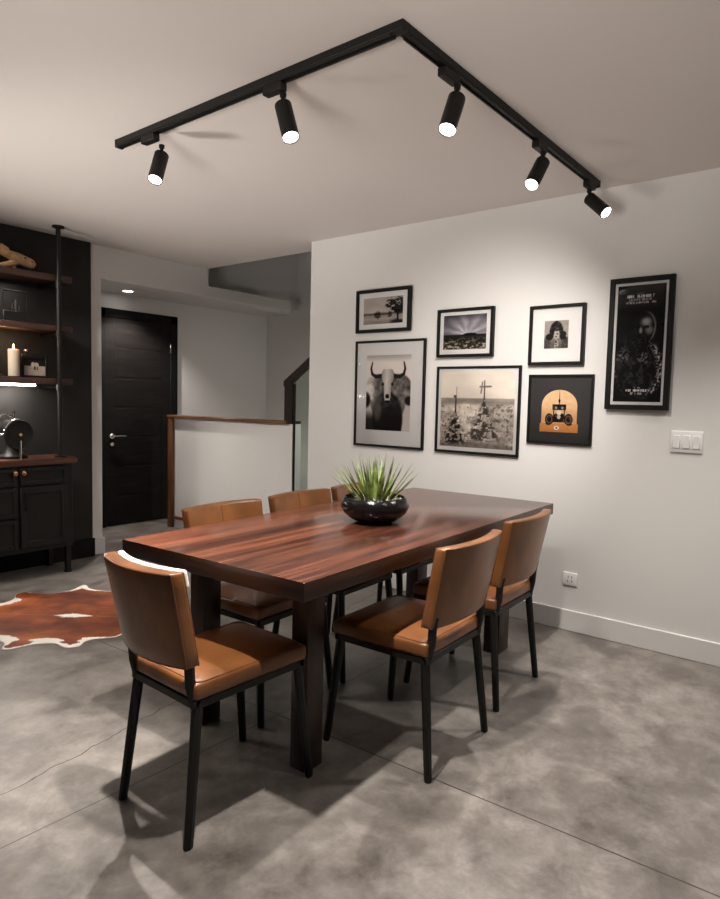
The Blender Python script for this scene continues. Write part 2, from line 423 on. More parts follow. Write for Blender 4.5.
# ------------------------------------------------------------------ table (rotated a little against the walls)
TA = 0.0429
def TW(x, y, z=0.0):
    c, s = math.cos(TA), math.sin(TA); x -= 2.4; y -= 1.7
    return (2.4 + c * x - s * y, 1.7 + s * x + c * y, z)
TX0, TX1, TY0, TY1 = 1.2986, 3.2979, 1.2876, 2.1548
tc = ((TX0 + TX1) / 2, (TY0 + TY1) / 2)
table = thing('dining_table', 'large reddish walnut dining table with a plank top and slab legs', 'table', TW(*tc), TA)
hx, hy = (TX1 - TX0) / 2, (TY1 - TY0) / 2
bm = box(NB(), (-hx, -hy, 0.7023), (hx, hy, 0.76), 0.0025, 2)
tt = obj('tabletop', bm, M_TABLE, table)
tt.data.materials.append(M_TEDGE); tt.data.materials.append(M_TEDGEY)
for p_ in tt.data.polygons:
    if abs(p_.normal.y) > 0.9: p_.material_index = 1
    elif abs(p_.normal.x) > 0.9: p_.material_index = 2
def tl(x, y): return (x - tc[0], y - tc[1])
def tbox(x0, x1, y0, y1, z0, z1, bev=0.003): 
    a, b = tl(x0, y0), tl(x1, y1); return box(NB(), (a[0], a[1], z0), (b[0], b[1], z1), bev, 2)
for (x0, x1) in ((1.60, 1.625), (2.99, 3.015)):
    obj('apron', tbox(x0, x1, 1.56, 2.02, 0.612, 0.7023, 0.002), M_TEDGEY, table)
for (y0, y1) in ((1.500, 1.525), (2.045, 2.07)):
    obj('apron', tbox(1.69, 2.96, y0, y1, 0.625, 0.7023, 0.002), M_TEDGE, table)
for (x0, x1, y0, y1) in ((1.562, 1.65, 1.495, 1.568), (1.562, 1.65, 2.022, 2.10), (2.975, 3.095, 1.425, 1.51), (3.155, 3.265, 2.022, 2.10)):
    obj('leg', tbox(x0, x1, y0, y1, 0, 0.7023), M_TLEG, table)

# ------------------------------------------------------------------ chair
def make_chair(label, loc, rz, group):
    t = thing('dining_chair', label, 'chair', loc, rz, group)
    # black steel base
    bm = NB()
    for s in (-1, 1): box(bm, (-0.185, s * 0.195 - 0.011, 0.390), (0.205, s * 0.195 + 0.011, 0.416), 0.003, 1)
    box(bm, (-0.19, -0.206, 0.390), (-0.168, 0.206, 0.416), 0.003, 1); box(bm, (0.186, -0.206, 0.390), (0.208, 0.206, 0.416), 0.003, 1)
    obj('seat_frame', bm, M_STEEL, t)
    for sx in (-1, 1):
        for sy in (-1, 1):
            bm = NB()
            top = Vector((sx * 0.18 + 0.007, sy * 0.19, 0.405)); foot = Vector((sx * 0.221 + 0.007, sy * 0.218, 0.0))
            d = foot - top
            tube(bm, [top, top + d * 0.5, top + d * 0.985, foot], 0.018, 8, True, [0.0175, 0.016, 0.0142, 0.012])
            obj('leg', bm, M_STEEL, t)
    for s in (-1, 1):
        obj('back_post', tube(NB(), [(-0.176, s * 0.186, 0.394), (-0.192, s * 0.184, 0.46), (-0.196, s * 0.186, 0.525), (-0.203, s * 0.186, 0.56)], 0.015, 8, True, [0.0155] * 4), M_STEEL, t)
    # seat cushion
    def seatf(v):
        x, y, z = v.co
        u, w = x / 0.2, y / 0.215
        if z > 0: z += 0.012 * max(0, (1 - u ** 4)) * max(0, (1 - w ** 4)) - 0.006
        y *= 1 + 0.02 * u
        v.co = (x + 0.010, y, z + 0.4435)
    bm = rbox((0.40, 0.43, 0.056), (8, 8, 1), 0.012, 3)
    for v in bm.verts: seatf(v)
    seat = obj('seat', bm, M_LEATH, t, ang=60)
    a, b_, z = 0.1885, 0.2035, 0.4665
    bm = NB()
    ring = []
    for (cx, cy, a0) in ((1, 1, 0), (-1, 1, 90), (-1, -1, 180), (1, -1, 270)):
        for k in range(5):
            an = math.radians(a0 + k * 22.5)
            ring.append((0.010 + cx * (a - 0.02) + 0.02 * math.cos(an), cy * (b_ - 0.02) + 0.02 * math.sin(an), z))
    loop_tube(bm, ring, 0.0028, 6)
    obj('piping', bm, M_SEAM, seat)
    # backrest pad: leaning back, curved around the sitter, a little wider at the top
    hz_, th = 0.285, 0.042
    BZ = 0.517
    BX = lambda h, y: -0.214 - 0.058 * h + 0.034 * (y / 0.21) ** 2
    def backf(v):
        x, y, zz = v.co
        h = zz / hz_ + 0.5
        y *= 0.98 + 0.05 * h
        x += BX(h, y)
        v.co = (x, y, zz + BZ + hz_ / 2)
    bm = rbox((th, 0.43, hz_), (1, 10, 6), 0.011, 3)
    for v in bm.verts: backf(v)
    back = obj('backrest', bm, M_LEATH, t, ang=60)
    for sx in (-1, 1):
        pts = []
        bm = NB()
        P = []
        hh = hz_ / 2 - 0.004; ww = 0.215 - 0.004
        n = 12
        seqs = [(-ww + 2 * ww * k / n, hh) for k in range(n)] + [(ww, hh - 2 * hh * k / n) for k in range(n)] + [(ww - 2 * ww * k / n, -hh) for k in range(n)] + [(-ww, -hh + 2 * hh * k / n) for k in range(n)]
        for (y, zz) in seqs:
            h = zz / hz_ + 0.5; yy = y * (0.98 + 0.05 * h)
            P.append((sx * (th / 2 - 0.003) + BX(h, yy), yy, zz + BZ + hz_ / 2))
        loop_tube(bm, P, 0.0028, 6)
        obj('piping', bm, M_SEAM, back)
    P = []
    for k in range(9):
        zz = -hz_ / 2 + 0.008 + (hz_ - 0.016) * k / 8; h = zz / hz_ + 0.5
        P.append((th / 2 + BX(h, 0) + 0.0005, 0, zz + BZ + hz_ / 2))
    obj('seam', tube(NB(), P, 0.0022, 6), M_SEAM, back)
    return t
GR = 'tan leather dining chairs around the table'
NX, NY, NR = 1.322, 1.668, TA - 0.07
x, y, _ = TW(NX, NY)
near = make_chair('tan leather chair with black legs at the near end of the table, nearest the camera', (x, y, 0), NR, GR)
x, y, _ = TW(2.0, 1.355)
dup(near, (x, y, 0), TA + PI / 2, 'caramel leather chair on the open floor side, the closer of that pair', GR)
x, y, _ = TW(2.62, 1.39)
dup(near, (x, y, 0), TA + PI / 2, 'tan leather chair on the open floor side, next to the wall outlet', GR)
for X, lab in ((1.915, 'tan leather chair on the far side, its back in front of the white half wall'),
               (2.435, 'tan leather chair on the far side, its back below the stair glass'),
               (2.925, 'tan leather chair on the far side, mostly hidden behind the planted bowl')):
    x, y, _ = TW(X, 2.07)
    dup(near, (x, y, 0), TA - PI / 2, lab, GR)
near.scale = (1.1, 0.80, 1)
for ch in near.children:
    if ch.name.startswith('backrest'): ch.location.x = -0.014
# short pale strip over the front of the near chair's backrest
def stripf(v):
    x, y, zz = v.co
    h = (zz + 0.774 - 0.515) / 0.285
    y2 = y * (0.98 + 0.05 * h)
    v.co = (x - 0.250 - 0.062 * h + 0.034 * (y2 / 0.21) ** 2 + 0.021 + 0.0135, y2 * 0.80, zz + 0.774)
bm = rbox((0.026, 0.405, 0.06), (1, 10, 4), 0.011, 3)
for v in bm.verts: stripf(v)
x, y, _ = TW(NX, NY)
pad = thing('back_strip', 'slim cream strip over the front of the nearest chair back', 'cushion', (x, y, 0), NR)
obj('strip_body', bm, M_STRIP, pad, ang=60)

# ------------------------------------------------------------------ planted bowl on the table
px_, py_, _ = TW(2.205, 1.68)
pl = thing('potted_plant', 'spiky green succulent in a wide black bowl on the dining table', 'plant', (px_, py_, 0.76), 0.3)
bm = lathe(NB(), [(0, 0.0), (0.068, 0.0), (0.078, 0.004), (0.11, 0.022), (0.135, 0.045), (0.146, 0.068), (0.145, 0.085), (0.134, 0.106), (0.128, 0.112), (0.123, 0.110), (0.126, 0.098), (0.122, 0.088), (0, 0.088)], n=48)
obj('bowl', bm, M_BOWL, pl, ang=50)
obj('soil', lathe(NB(), [(0.1215, 0.089), (0.08, 0.094), (0, 0.096)], n=32), M_SOIL, pl)
bm = NB()
for k in range(70):
    a = random.uniform(0, 2 * PI); r = 0.112 * math.sqrt(random.random()); s = random.uniform(0.005, 0.012)
    t_ = bmesh.new(); bmesh.ops.create_icosphere(t_, subdivisions=1, radius=s)
    Mr = Matrix.Translation((r * math.cos(a), r * math.sin(a), 0.096)) @ Euler((random.random(), random.random(), a)).to_matrix().to_4x4() @ Matrix.Diagonal((1.3, 1, 0.7, 1))
    t_.transform(Mr); merge(bm, t_)
o = obj('pebbles', bm, M_PEB, pl); o['kind'] = 'stuff'
bm = NB()
def leaf(bm, base, az, tilt, length, width, curl):
    n = 9; rows = []
    d = Vector((math.cos(az), math.sin(az), 0)); sd = Vector((-math.sin(az), math.cos(az), 0))
    p = Vector(base); th_ = tilt
    for i in range(n + 1):
        s = i / n
        w = width * (0.85 + 0.5 * s - 1.35 * s ** 1.6) if s < 1 else 0.0
        w = max(w, 0.0004)
        up = d * math.sin(th_) + Vector((0, 0, 1)) * math.cos(th_)
        nrm = d * math.cos(th_) - Vector((0, 0, 1)) * math.sin(th_)
        tk = w * 0.42
        rows.append([bm.verts.new(p + sd * w), bm.verts.new(p + nrm * tk), bm.verts.new(p - sd * w), bm.verts.new(p - nrm * tk * 0.25)])
        p = p + up * (length / n); th_ += curl / n
    for i in range(n):
        for k in range(4):
            bm.faces.new([rows[i][k], rows[i][(k + 1) % 4], rows[i + 1][(k + 1) % 4], rows[i + 1][k]])
for k in range(56):
    az = k * 2.39996 + random.uniform(-0.25, 0.25)
    f = (k + 0.5) / 56
    tilt = 0.06 + 0.88 * f ** 0.75 + random.uniform(-0.06, 0.06)
    r = 0.012 + 0.062 * f
    ln = random.uniform(0.175, 0.235) * (1.0 - 0.12 * f)
    leaf(bm, (r * math.cos(az), r * math.sin(az), 0.09), az, tilt, ln, random.uniform(0.0078, 0.011), random.uniform(-0.28, 0.05))
obj('foliage', bm, M_LEAF, pl, ang=30)

# ------------------------------------------------------------------ pictures
def sm(a, b, x):
    t = np.clip((x - a) / (b - a), 0, 1); return t * t * (3 - 2 * t)
def vnoise(u, v, fx, fy, seed, octv=4, gain=0.55):
    rs = np.random.RandomState(seed); out = np.zeros_like(u); amp = 1.0; tot = 0
    for o in range(octv):
        G = rs.rand(int(fy) + 3, int(fx) + 3); x = u * fx; y = v * fy
        x0 = np.clip(x.astype(int), 0, G.shape[1] - 2); y0 = np.clip(y.astype(int), 0, G.shape[0] - 2)
        a = x - x0; b = y - y0; a = a * a * (3 - 2 * a); b = b * b * (3 - 2 * b)
        out += amp * ((G[y0, x0] * (1 - a) + G[y0, x0 + 1] * a) * (1 - b) + (G[y0 + 1, x0] * (1 - a) + G[y0 + 1, x0 + 1] * a) * b)
        tot += amp; amp *= gain; fx *= 2; fy *= 2
    return out / tot
def ell(u, v, cx, cy, rx, ry, soft=0.12):
    return 1 - sm(1 - soft, 1 + soft, np.sqrt(((u - cx) / rx) ** 2 + ((v - cy) / ry) ** 2))
def seg(u, v, x0, y0, x1, y1, w0, w1=None, asp=1.0, soft=0.35):
    w1 = w0 if w1 is None else w1
    dx, dy = (x1 - x0), (y1 - y0) * asp
    t = np.clip(((u - x0) * dx + (v - y0) * asp * dy) / (dx * dx + dy * dy + 1e-12), 0, 1)
    d = np.hypot(u - x0 - t * dx, (v - y0) * asp - t * dy); w = w0 + (w1 - w0) * t
    return 1 - sm(w * (1 - soft), w * (1 + soft), d)
def mixv(a, b, m): return a * (1 - m) + b * m
def tone(g, sh=(0, 0, 0), hi=(1, 1, 1)):
    g = np.clip(g, 0, 1)[..., None]
    return np.array(sh) * (1 - g) + np.array(hi) * g
def srgb2lin(c): return np.where(c <= 0.04045, c / 12.92, ((np.clip(c, 0, 1) + 0.055) / 1.055) ** 2.4)

def p_lake(u, v):
    sky = 0.90 - 0.15 * v + 0.12 * (vnoise(u, v, 3, 4, 1) - 0.5)
    g = sky
    hills = 0.40 + 0.07 * vnoise(u, v * 0, 5, 1, 2)
    g = mixv(g, 0.55 * np.ones_like(u), sm(hills + 0.01, hills - 0.01, v))
    water = 0.72 - 0.5 * np.abs(v - 0.2) + 0.25 * (vnoise(u, v, 3, 26, 3) - 0.5)
    g = mixv(g, water, sm(0.375, 0.355, v))
    shore = sm(0.40, 0.38, v) * sm(0.33, 0.35, v + 0.05 * (vnoise(u, v, 12, 3, 4) - 0.5))
    g = mixv(g, 0.18 * np.ones_like(u), shore * 0.85)
    for cx, hh in ((0.34, 0.15), (0.38, 0.18), (0.42, 0.14), (0.30, 0.1), (0.66, 0.14), (0.7, 0.12)):
        tr = sm(1, 0.6, np.abs(u - cx) / (0.03 * (1.02 - (v - 0.36) / hh).clip(0, 1) + 1e-4)) * (v > 0.34) * (v < 0.36 + hh)
        g = mixv(g, 0.1, tr); rf = sm(1, 0.6, np.abs(u - cx) / 0.03) * (v < 0.36) * (v > 0.36 - hh * 0.9)
        g = mixv(g, 0.16, rf * 0.75)
    n = vnoise(u, v, 12, 14, 5)
    n = 0.5 + 1.3 * (n - 0.5); crown = ell(u + 0.1 * (n - 0.5), v + 0.12 * (n - 0.5), 0.83, 0.73, 0.26, 0.27, 0.1) * (n > 0.40) + ell(u, v + 0.1 * (n - 0.5), 0.92, 0.52, 0.18, 0.13)
    g = mixv(g, 0.05, np.clip(crown, 0, 1)); g = mixv(g, 0.06, seg(u, v, 0.88, 0.1, 0.86, 0.7, 0.022))
    g = mixv(g, 0.12, sm(0.62, 0.8, u) * sm(0.2, 0.08, v + 0.1 * (n - 0.5)))
    return tone(g, (0.05, 0.035, 0.03), (0.86, 0.81, 0.77))
def p_bull(u, v):
    asp = 1.55
    g = 0.88 + 0.16 * sm(0.45, 0.8, v) + 0.08 * (vnoise(u, v, 4, 6, 11) - 0.5)
    g = g - 0.25 * sm(0.88, 1.0, v)
    n = vnoise(u, v, 9, 14, 12)
    body = ell(u, v, 0.5, 0.42, 0.40, 0.36, 0.06) ; sh = np.clip(ell(u, v, 0.26, 0.56, 0.27, 0.19, 0.1) + ell(u, v, 0.76, 0.56, 0.27, 0.19, 0.1), 0, 1)
    g = mixv(g, 0.34 + 0.4 * n - 0.3 * np.abs(u - 0.5), body)
    g = mixv(g, 0.44 + 0.7 * (n - 0.5) + 0.45 * sm(0.3, 0.08, u), sh)
    chest = ell(u, v, 0.50, 0.16, 0.34, 0.36, 0.08)
    g = mixv(g, 0.07 + 0.55 * (n - 0.3).clip(0, 1) * sm(0.1, 0.5, v), chest)
    g = mixv(g, 0.05, sm(0.30, 0.12, v) * sm(0.84, 0.80, u) * 0.9)
    g = mixv(g, 0.06, ell(u, v, 0.0, 0.40, 0.10, 0.10, 0.3)); g = mixv(g, 0.08, ell(u, v, 0.97, 0.40, 0.09, 0.06, 0.3))
    g = mixv(g, 0.5, ell(u, v, 0.27, 0.28, 0.09, 0.14, 0.5) * 0.6)
    # horns
    for s in (-1, 1):
        P = [(0.14, 0.725), (0.27, 0.715), (0.355, 0.75), (0.385, 0.82), (0.355, 0.905)]
        for k, (a, b) in enumerate(zip(P, P[1:])):
            g = mixv(g, 0.10, seg(u, v, 0.49 + s * a[0], a[1], 0.49 + s * b[0], b[1], 0.043 - 0.007 * k, 0.036 - 0.0075 * k, asp))
    # skull
    wv = np.interp(v, [0.40, 0.46, 0.55, 0.63, 0.70, 0.78, 0.815], [0.055, 0.075, 0.075, 0.10, 0.135, 0.135, 0.10])
    sk = sm(1.06, 0.94, np.abs(u - 0.49) / wv) * (v > 0.39) * (v < 0.815)
    g = mixv(g, 0.93 - 0.28 * np.abs(u - 0.47) / 0.135 + 0.1 * (n - 0.5), sk)
    for s in (-1, 1): g = mixv(g, 0.12, ell(u, v, 0.49 + s * 0.105, 0.615, 0.026, 0.026))
    g = mixv(g, 0.05, ell(u, v, 0.49, 0.455, 0.045, 0.032)); g = mixv(g, 0.08, ell(u, v, 0.49, 0.385, 0.06, 0.02))
    return tone(g, (0.045, 0.03, 0.028), (0.90, 0.86, 0.83))
def p_cloud(u, v):
    ang = np.arctan2(v - 0.42, u - 0.56); r = np.hypot(u - 0.56, v - 0.42)
    rays = 0.5 + 0.5 * np.sin(ang * 11 + 3 * vnoise(u, v, 4, 4, 21))
    g = 0.36 + 0.30 * rays * vnoise(u, v, 5, 5, 22) + 0.45 * np.exp(-r * 4.5) - 0.20 * sm(0.8, 1, v) - 0.1 * sm(0.5, 0.0, u)
    c = tone(g, (0.10, 0.09, 0.11), (0.93, 0.90, 0.93))
    n = vnoise(u, v, 20, 26, 23, 3)
    gr = tone(0.05 + 0.85 * sm(0.42, 0.75, n) * sm(0.46, 0.1, v) + 0.12 * sm(0.3, 0, v), (0.07, 0.06, 0.05), (0.72, 0.66, 0.58))
    m = sm(0.44, 0.42, v)[..., None]; c = c * (1 - m) + gr * m
    hill = (ell(u, v, 0.63, 0.425, 0.16, 0.05))[..., None]; return c * (1 - hill) + np.array((0.06, 0.05, 0.05)) * hill
def p_cross(u, v):
    sky = 0.93 + 0.06 * (vnoise(u, v, 3, 6, 31) - 0.5) * 2
    n = vnoise(u, v, 26, 30, 32, 3); n2 = vnoise(u, v, 6, 16, 33)
    gr = 0.74 + 0.5 * (n - 0.5) + 0.5 * (n2 - 0.5) - 0.42 * sm(0.56, 0.7, n) + 0.18 * ell(u, v, 0.42, 0.38, 0.2, 0.3, 0.6)
    g = mixv(sky, gr, sm(0.645, 0.63, v)); g = mixv(g, 0.55 + 0.3 * (n2 - 0.5), sm(0.66, 0.64, v) * sm(0.55, 0.6, v))
    for (cx, top, base, dk, sc) in ((0.215, 0.67, 0.05, 0.05, 0.85), (0.605, 0.88, 0.14, 0.22, 1.05)):
        g = mixv(g, dk, seg(u, v, cx, base, cx, top, 0.014, 0.007))
        hgt = (v - base) / (top * 0.72 - base)
        m1 = vnoise(u, v, 24, 26, int(cx * 100), 3)
        wd = 0.17 * sc * (1.02 - hgt).clip(0.10, 1.1)
        fall = np.exp(-(np.abs(u - cx) / wd) ** 2) * sm(-0.15, 0.05, hgt) * sm(1.1, 0.9, hgt)
        g = mixv(g, dk + 0.55 * sm(0.52, 0.68, n), np.clip(fall * (2.4 - 0.6 * hgt), 0, 1) * sm(0.42, 0.5, m1 + 0.2 * fall - 0.05))
    g = mixv(g, 0.4, seg(u, v, 0.545, 0.80, 0.69, 0.805, 0.011)); g = mixv(g, 0.5, seg(u, v, 0.575, 0.86, 0.56, 0.72, 0.01))
    g = mixv(g, 0.3, ell(u, v, 0.205, 0.67, 0.025, 0.02)); g = mixv(g, 0.6, seg(u, v, 0.22, 0.66, 0.225, 0.80, 0.005))
    g = mixv(g, 0.2 + 0.4 * n, sm(0.10, 0.03, v + 0.08 * (n2 - 0.5)) * 0.8)
    return tone(g, (0.09, 0.06, 0.045), (0.97, 0.925, 0.87))
def p_idol(u, v):
    n = vnoise(u, v, 14, 16, 41); g = 0.66 - 0.25 * sm(0.5, 0.1, v) + 0.2 * (n - 0.5)
    g = mixv(g, 0.13 + 0.25 * n, sm(0.45, 0.30, v + 0.12 * (n - 0.5)) * np.clip(sm(0.15, 0.3, np.abs(u - 0.5)), 0.2, 1))
    for (cx, cy, rx, ry) in ((0.5, 0.78, 0.24, 0.17), (0.33, 0.62, 0.12, 0.16), (0.68, 0.62, 0.12, 0.16), (0.5, 0.9, 0.12, 0.09), (0.78, 0.45, 0.14, 0.16), (0.22, 0.42, 0.16, 0.12)):
        g = mixv(g, 0.06 + 0.2 * sm(0.6, 0.7, n), ell(u + 0.05 * (n - 0.5), v, cx, cy, rx, ry, 0.15))
    g = mixv(g, 0.75, ell(u, v, 0.52, 0.52, 0.11, 0.2, 0.15)); g = mixv(g, 0.2, ell(u, v, 0.52, 0.66, 0.09, 0.05))
    for k in range(5): g = mixv(g, 0.15 + 0.1 * (k % 2), ell(u, v, 0.52 + 0.02 * (-1) ** k, 0.52 - 0.1 * k, 0.045, 0.025, 0.2))
    g = mixv(g, 0.72, ell(u, v, 0.52, 0.12, 0.09, 0.22, 0.15) * (np.abs(vnoise(u, v, 6, 14, 43) - 0.5) < 0.12))
    return tone(g, (0.06, 0.045, 0.04), (0.88, 0.84, 0.80))
def p_tractor(u, v):
    n = vnoise(u, v, 7, 12, 51); n3 = vnoise(u, v, 22, 24, 52, 2)
    g = 0.75 - 0.35 * sm(0.75, 0.25, v) + 0.25 * (n - 0.5)
    c = tone(g, (0.66, 0.44, 0.26), (0.95, 0.83, 0.66))
    plat = (v < 0.20)[..., None]; c = np.where(plat, tone(0.55 + 0.3 * (n - 0.5), (0.55, 0.32, 0.14), (0.92, 0.64, 0.36)), c)
    d = np.zeros_like(u)
    for (cx, cy, rx, ry) in ((0.23, 0.30, 0.12, 0.14), (0.77, 0.30, 0.12, 0.14), (0.5, 0.36, 0.17, 0.10)):
        d = np.maximum(d, ell(u, v, cx, cy, rx, ry, 0.08))
    d = np.maximum(d, ((np.abs(u - 0.5) < 0.20) & (v > 0.52) & (v < 0.66)).astype(float)); d = np.maximum(d, ((np.abs(u - 0.5) < 0.26) & (np.abs(v - 0.27) < 0.04)).astype(float))
    d = np.maximum(d, ((np.abs(np.abs(u - 0.5) - 0.15) < 0.018) & (v > 0.3) & (v < 0.6)).astype(float)); d = np.maximum(d, seg(u, v, 0.5, 0.6, 0.5, 0.98, 0.01)); d = np.maximum(d, ell(u, v, 0.5, 0.74, 0.03, 0.05))
    blk = tone(0.1 + 0.5 * sm(0.55, 0.75, n3), (0.04, 0.03, 0.03), (0.5, 0.42, 0.34)); c = c * (1 - d[..., None]) + blk * d[..., None]
    for (cx, cy, rx, ry, val) in ((0.5, 0.46, 0.07, 0.06, 0.85), (0.5, 0.36, 0.05, 0.05, 0.75), (0.41, 0.575, 0.035, 0.03, 0.6), (0.59, 0.575, 0.035, 0.03, 0.6), (0.45, 0.10, 0.07, 0.045, 0.95)):
        m = ell(u, v, cx, cy, rx, ry, 0.2)[..., None]; c = c * (1 - m) + val * np.array((1, 0.92, 0.84)) * m
    for (cx, cy) in ((0.23, 0.30), (0.77, 0.30)):
        m = (ell(u, v, cx, cy, 0.085, 0.10, 0.1) - ell(u, v, cx, cy, 0.065, 0.075, 0.1))[..., None]; c = c * (1 - m) + 0.42 * np.array((1, 0.85, 0.7)) * m
    m = ell(u, v, 0.45, 0.10, 0.03, 0.02, 0.2)[..., None]; c = c * (1 - m) + 0.08 * m
    return c
def p_poster(u, v):
    asp = 2.3
    n = vnoise(u, v, 14, 30, 61, 3); n2 = vnoise(u, v, 40, 80, 62, 2)
    g = 0.035 + 0.02 * n
    g = g + 0.10 * ell(u, v, 0.5, 0.33, 0.50, 0.24, 0.5) * sm(0.4, 0.7, n) 
    # shoulders and arms catching light at the rims, beard, head
    rim = np.clip(ell(u, v, 0.5, 0.28, 0.52, 0.26, 0.08) - ell(u, v, 0.47, 0.28, 0.42, 0.25, 0.15), 0, 1)
    g = g + 0.55 * rim * sm(0.42, 0.72, n2) * (0.35 + 0.65 * sm(0.4, 0.8, u))
    g = g + 0.30 * ell(u, v, 0.60, 0.38, 0.14, 0.05, 0.6) * sm(0.52, 0.66, n2) + 0.25 * ell(u, v, 0.2, 0.4, 0.12, 0.05, 0.6) * sm(0.52, 0.66, n2)
    head = ell(u, v, 0.56, 0.635, 0.20, 0.125, 0.12); g = mixv(g, 0.05 + 0.05 * n, head)
    g = g + 0.42 * ell(u, v, 0.63, 0.685, 0.10, 0.035, 0.7) + 0.30 * ell(u, v, 0.70, 0.615, 0.08, 0.035, 0.7)
    g = g + 0.38 * ell(u, v, 0.52, 0.61, 0.03, 0.03, 0.6) + 0.18 * ell(u, v, 0.57, 0.56, 0.07, 0.012, 0.6)
    g = mixv(g, 0.03, ell(u, v, 0.64, 0.642, 0.055, 0.010, 0.4)); g = mixv(g, 0.03, ell(u, v, 0.46, 0.642, 0.045, 0.010, 0.4))
    g = g + 0.3 * np.clip(ell(u, v, 0.60, 0.64, 0.235, 0.135, 0.05) - ell(u, v, 0.585, 0.635, 0.215, 0.13, 0.06), 0, 1) * sm(0.5, 0.75, u)
    g = mixv(g, 0.03 + 0.10 * sm(0.5, 0.7, n2), ell(u, v, 0.53, 0.50, 0.20, 0.085, 0.25))
    # the poster's lettering: rows of small capitals, too small to read
    rs = np.random.RandomState(5)
    for (x0, x1, yc, hh, val, cell) in ((0.42, 0.56, 0.930, 0.004, 0.45, 0.022), (0.20, 0.78, 0.905, 0.0115, 0.80, 0.036), (0.24, 0.73, 0.877, 0.0095, 0.55, 0.034), (0.18, 0.81, 0.851, 0.0085, 0.62, 0.030),
                                        (0.43, 0.57, 0.122, 0.005, 0.50, 0.020), (0.26, 0.78, 0.098, 0.010, 0.72, 0.032), (0.37, 0.65, 0.072, 0.009, 0.60, 0.030)):
        x = x0
        while x < x1 - cell * 0.5:
            w = cell * rs.uniform(0.6, 0.95)
            if rs.rand() > 0.14:
                g = np.where((np.abs(v - yc) < hh) & (np.abs(u - x - 0.006) < 0.0055), val, g)
                if rs.rand() > 0.4: g = np.where((np.abs(v - yc) < hh) & (np.abs(u - x - w + 0.004) < 0.0055), val * 0.9, g)
                yy = yc + hh * rs.choice([-0.8, 0, 0.8]); g = np.where((np.abs(v - yy) < 0.0028) & (u > x) & (u < x + w), val * 0.85, g)
            x += cell
    return tone(g * 1.35, (0.0, 0.0, 0.0), (0.95, 0.92, 0.91))

def grid_print(name, w, h, nx, ny, fn, parent, mat, x, arch=False):
    """flat print facing -X in local coords (u runs along -Y, left to right as seen)"""
    u, v = np.meshgrid(np.linspace(0, 1, nx + 1), np.linspace(0, 1, ny + 1))
    col = srgb2lin(np.clip(fn(u, v), 0, 1))
    vy = (0.5 - u) * w; vz = (v - 0.5) * h
    if arch:   # square base, half-round head
        top = np.where(v > 0.2, 1, 0); half = w / 2 * 0.93; hr = 0.62
        lim = np.where(v > hr, np.sqrt(np.clip(1 - ((v - hr) / (1 - hr)) ** 2, 0, 1)), 1.0) * np.where(v < 0.2, 1.0, 0.93)
        vy = (0.5 - u) * w * lim
    verts = [(x, float(a), float(b)) for a, b in zip(vy.ravel(), vz.ravel())]
    W1 = nx + 1
    faces = [(j * W1 + i, (j + 1) * W1 + i, (j + 1) * W1 + i + 1, j * W1 + i + 1) for j in range(ny) for i in range(nx)]
    me = bpy.data.meshes.new(name); me.from_pydata(verts, [], faces)
    at = me.color_attributes.new('print', 'FLOAT_COLOR', 'POINT')
    c4 = np.ones((col.shape[0] * col.shape[1], 4), np.float32); c4[:, :3] = col.reshape(-1, 3)
    at.data.foreach_set('color', c4.ravel()); me.update()
    me.materials.append(mat)
    o = bpy.data.objects.new(name, me); COL.objects.link(o); o.parent = parent
    return o

def picture(label, y0, y1, z0, z1, fw, pr, fn, res, mat=None, depth=0.03, arch=False, square_top=0):
    k = 0.993
    y0, y1 = y0 * k, y1 * k; z0 = CAMH + (z0 - CAMH) * k; z1 = CAMH + (z1 - CAMH) * k
    w, h = y1 - y0, z1 - z0
    t = thing('framed_picture', label, 'picture', (WX, (y0 + y1) / 2, (z0 + z1) / 2), 0, 'framed prints on the white wall')
    d = depth
    bm = NB()
    box(bm, (-d, -w / 2, -h / 2), (-0.001, -w / 2 + fw, h / 2), 0.0015, 1); box(bm, (-d, w / 2 - fw, -h / 2), (-0.001, w / 2, h / 2), 0.0015, 1)
    box(bm, (-d, -w / 2 + fw, -h / 2), (-0.001, w / 2 - fw, -h / 2 + fw), 0.0015, 1); box(bm, (-d, -w / 2 + fw, h / 2 - fw), (-0.001, w / 2 - fw, h / 2), 0.0015, 1)
    obj('frame', bm, M_FRAME, t)
    obj('mat_board', box(NB(), (-d * 0.55, -w / 2 + fw, -h / 2 + fw), (-0.002, w / 2 - fw, h / 2 - fw)), mat or M_MAT, t, False)
    # print: borders left,right,bottom,top inside the frame
    l, r, b, tp = pr
    pw = w - 2 * fw - l - r; ph = h - 2 * fw - b - tp
    cy = (r - l) / 2; cz = (b - tp) / 2
    o = grid_print('print', pw, ph, res[0], res[1], fn, t, M_PRINT, -d * 0.55 - 0.0012, arch)
    o.location = (0, cy, cz)
    obj('glass_pane', box(NB(), (-d * 0.82, -w / 2 + fw, -h / 2 + fw), (-d * 0.75, w / 2 - fw, h / 2 - fw)), M_PANE, t, False)
    return t
picture('small landscape frame with a lake and dark tree print, above the horned skull picture', 2.477, 2.936, 1.749, 2.043, 0.022, (0.04, 0.04, 0.035, 0.035), p_lake, (110, 70))
picture('tall thin-framed black and white print of a bull skull with curved horns', 2.352, 2.94, 0.961, 1.695, 0.016, (0.085, 0.095, 0.10, 0.085), p_bull, (110, 150), depth=0.02)
picture('small frame with a purple stormy sky over rocky ground', 1.866, 2.262, 1.565, 1.867, 0.018, (0.026, 0.03, 0.03, 0.022), p_cloud, (110, 90))
picture('large square frame with a sepia desert print of two stick crosses', 1.677, 2.259, 0.962, 1.508, 0.015, (0.02, 0.022, 0.024, 0.018), p_cross, (150, 150), depth=0.02)
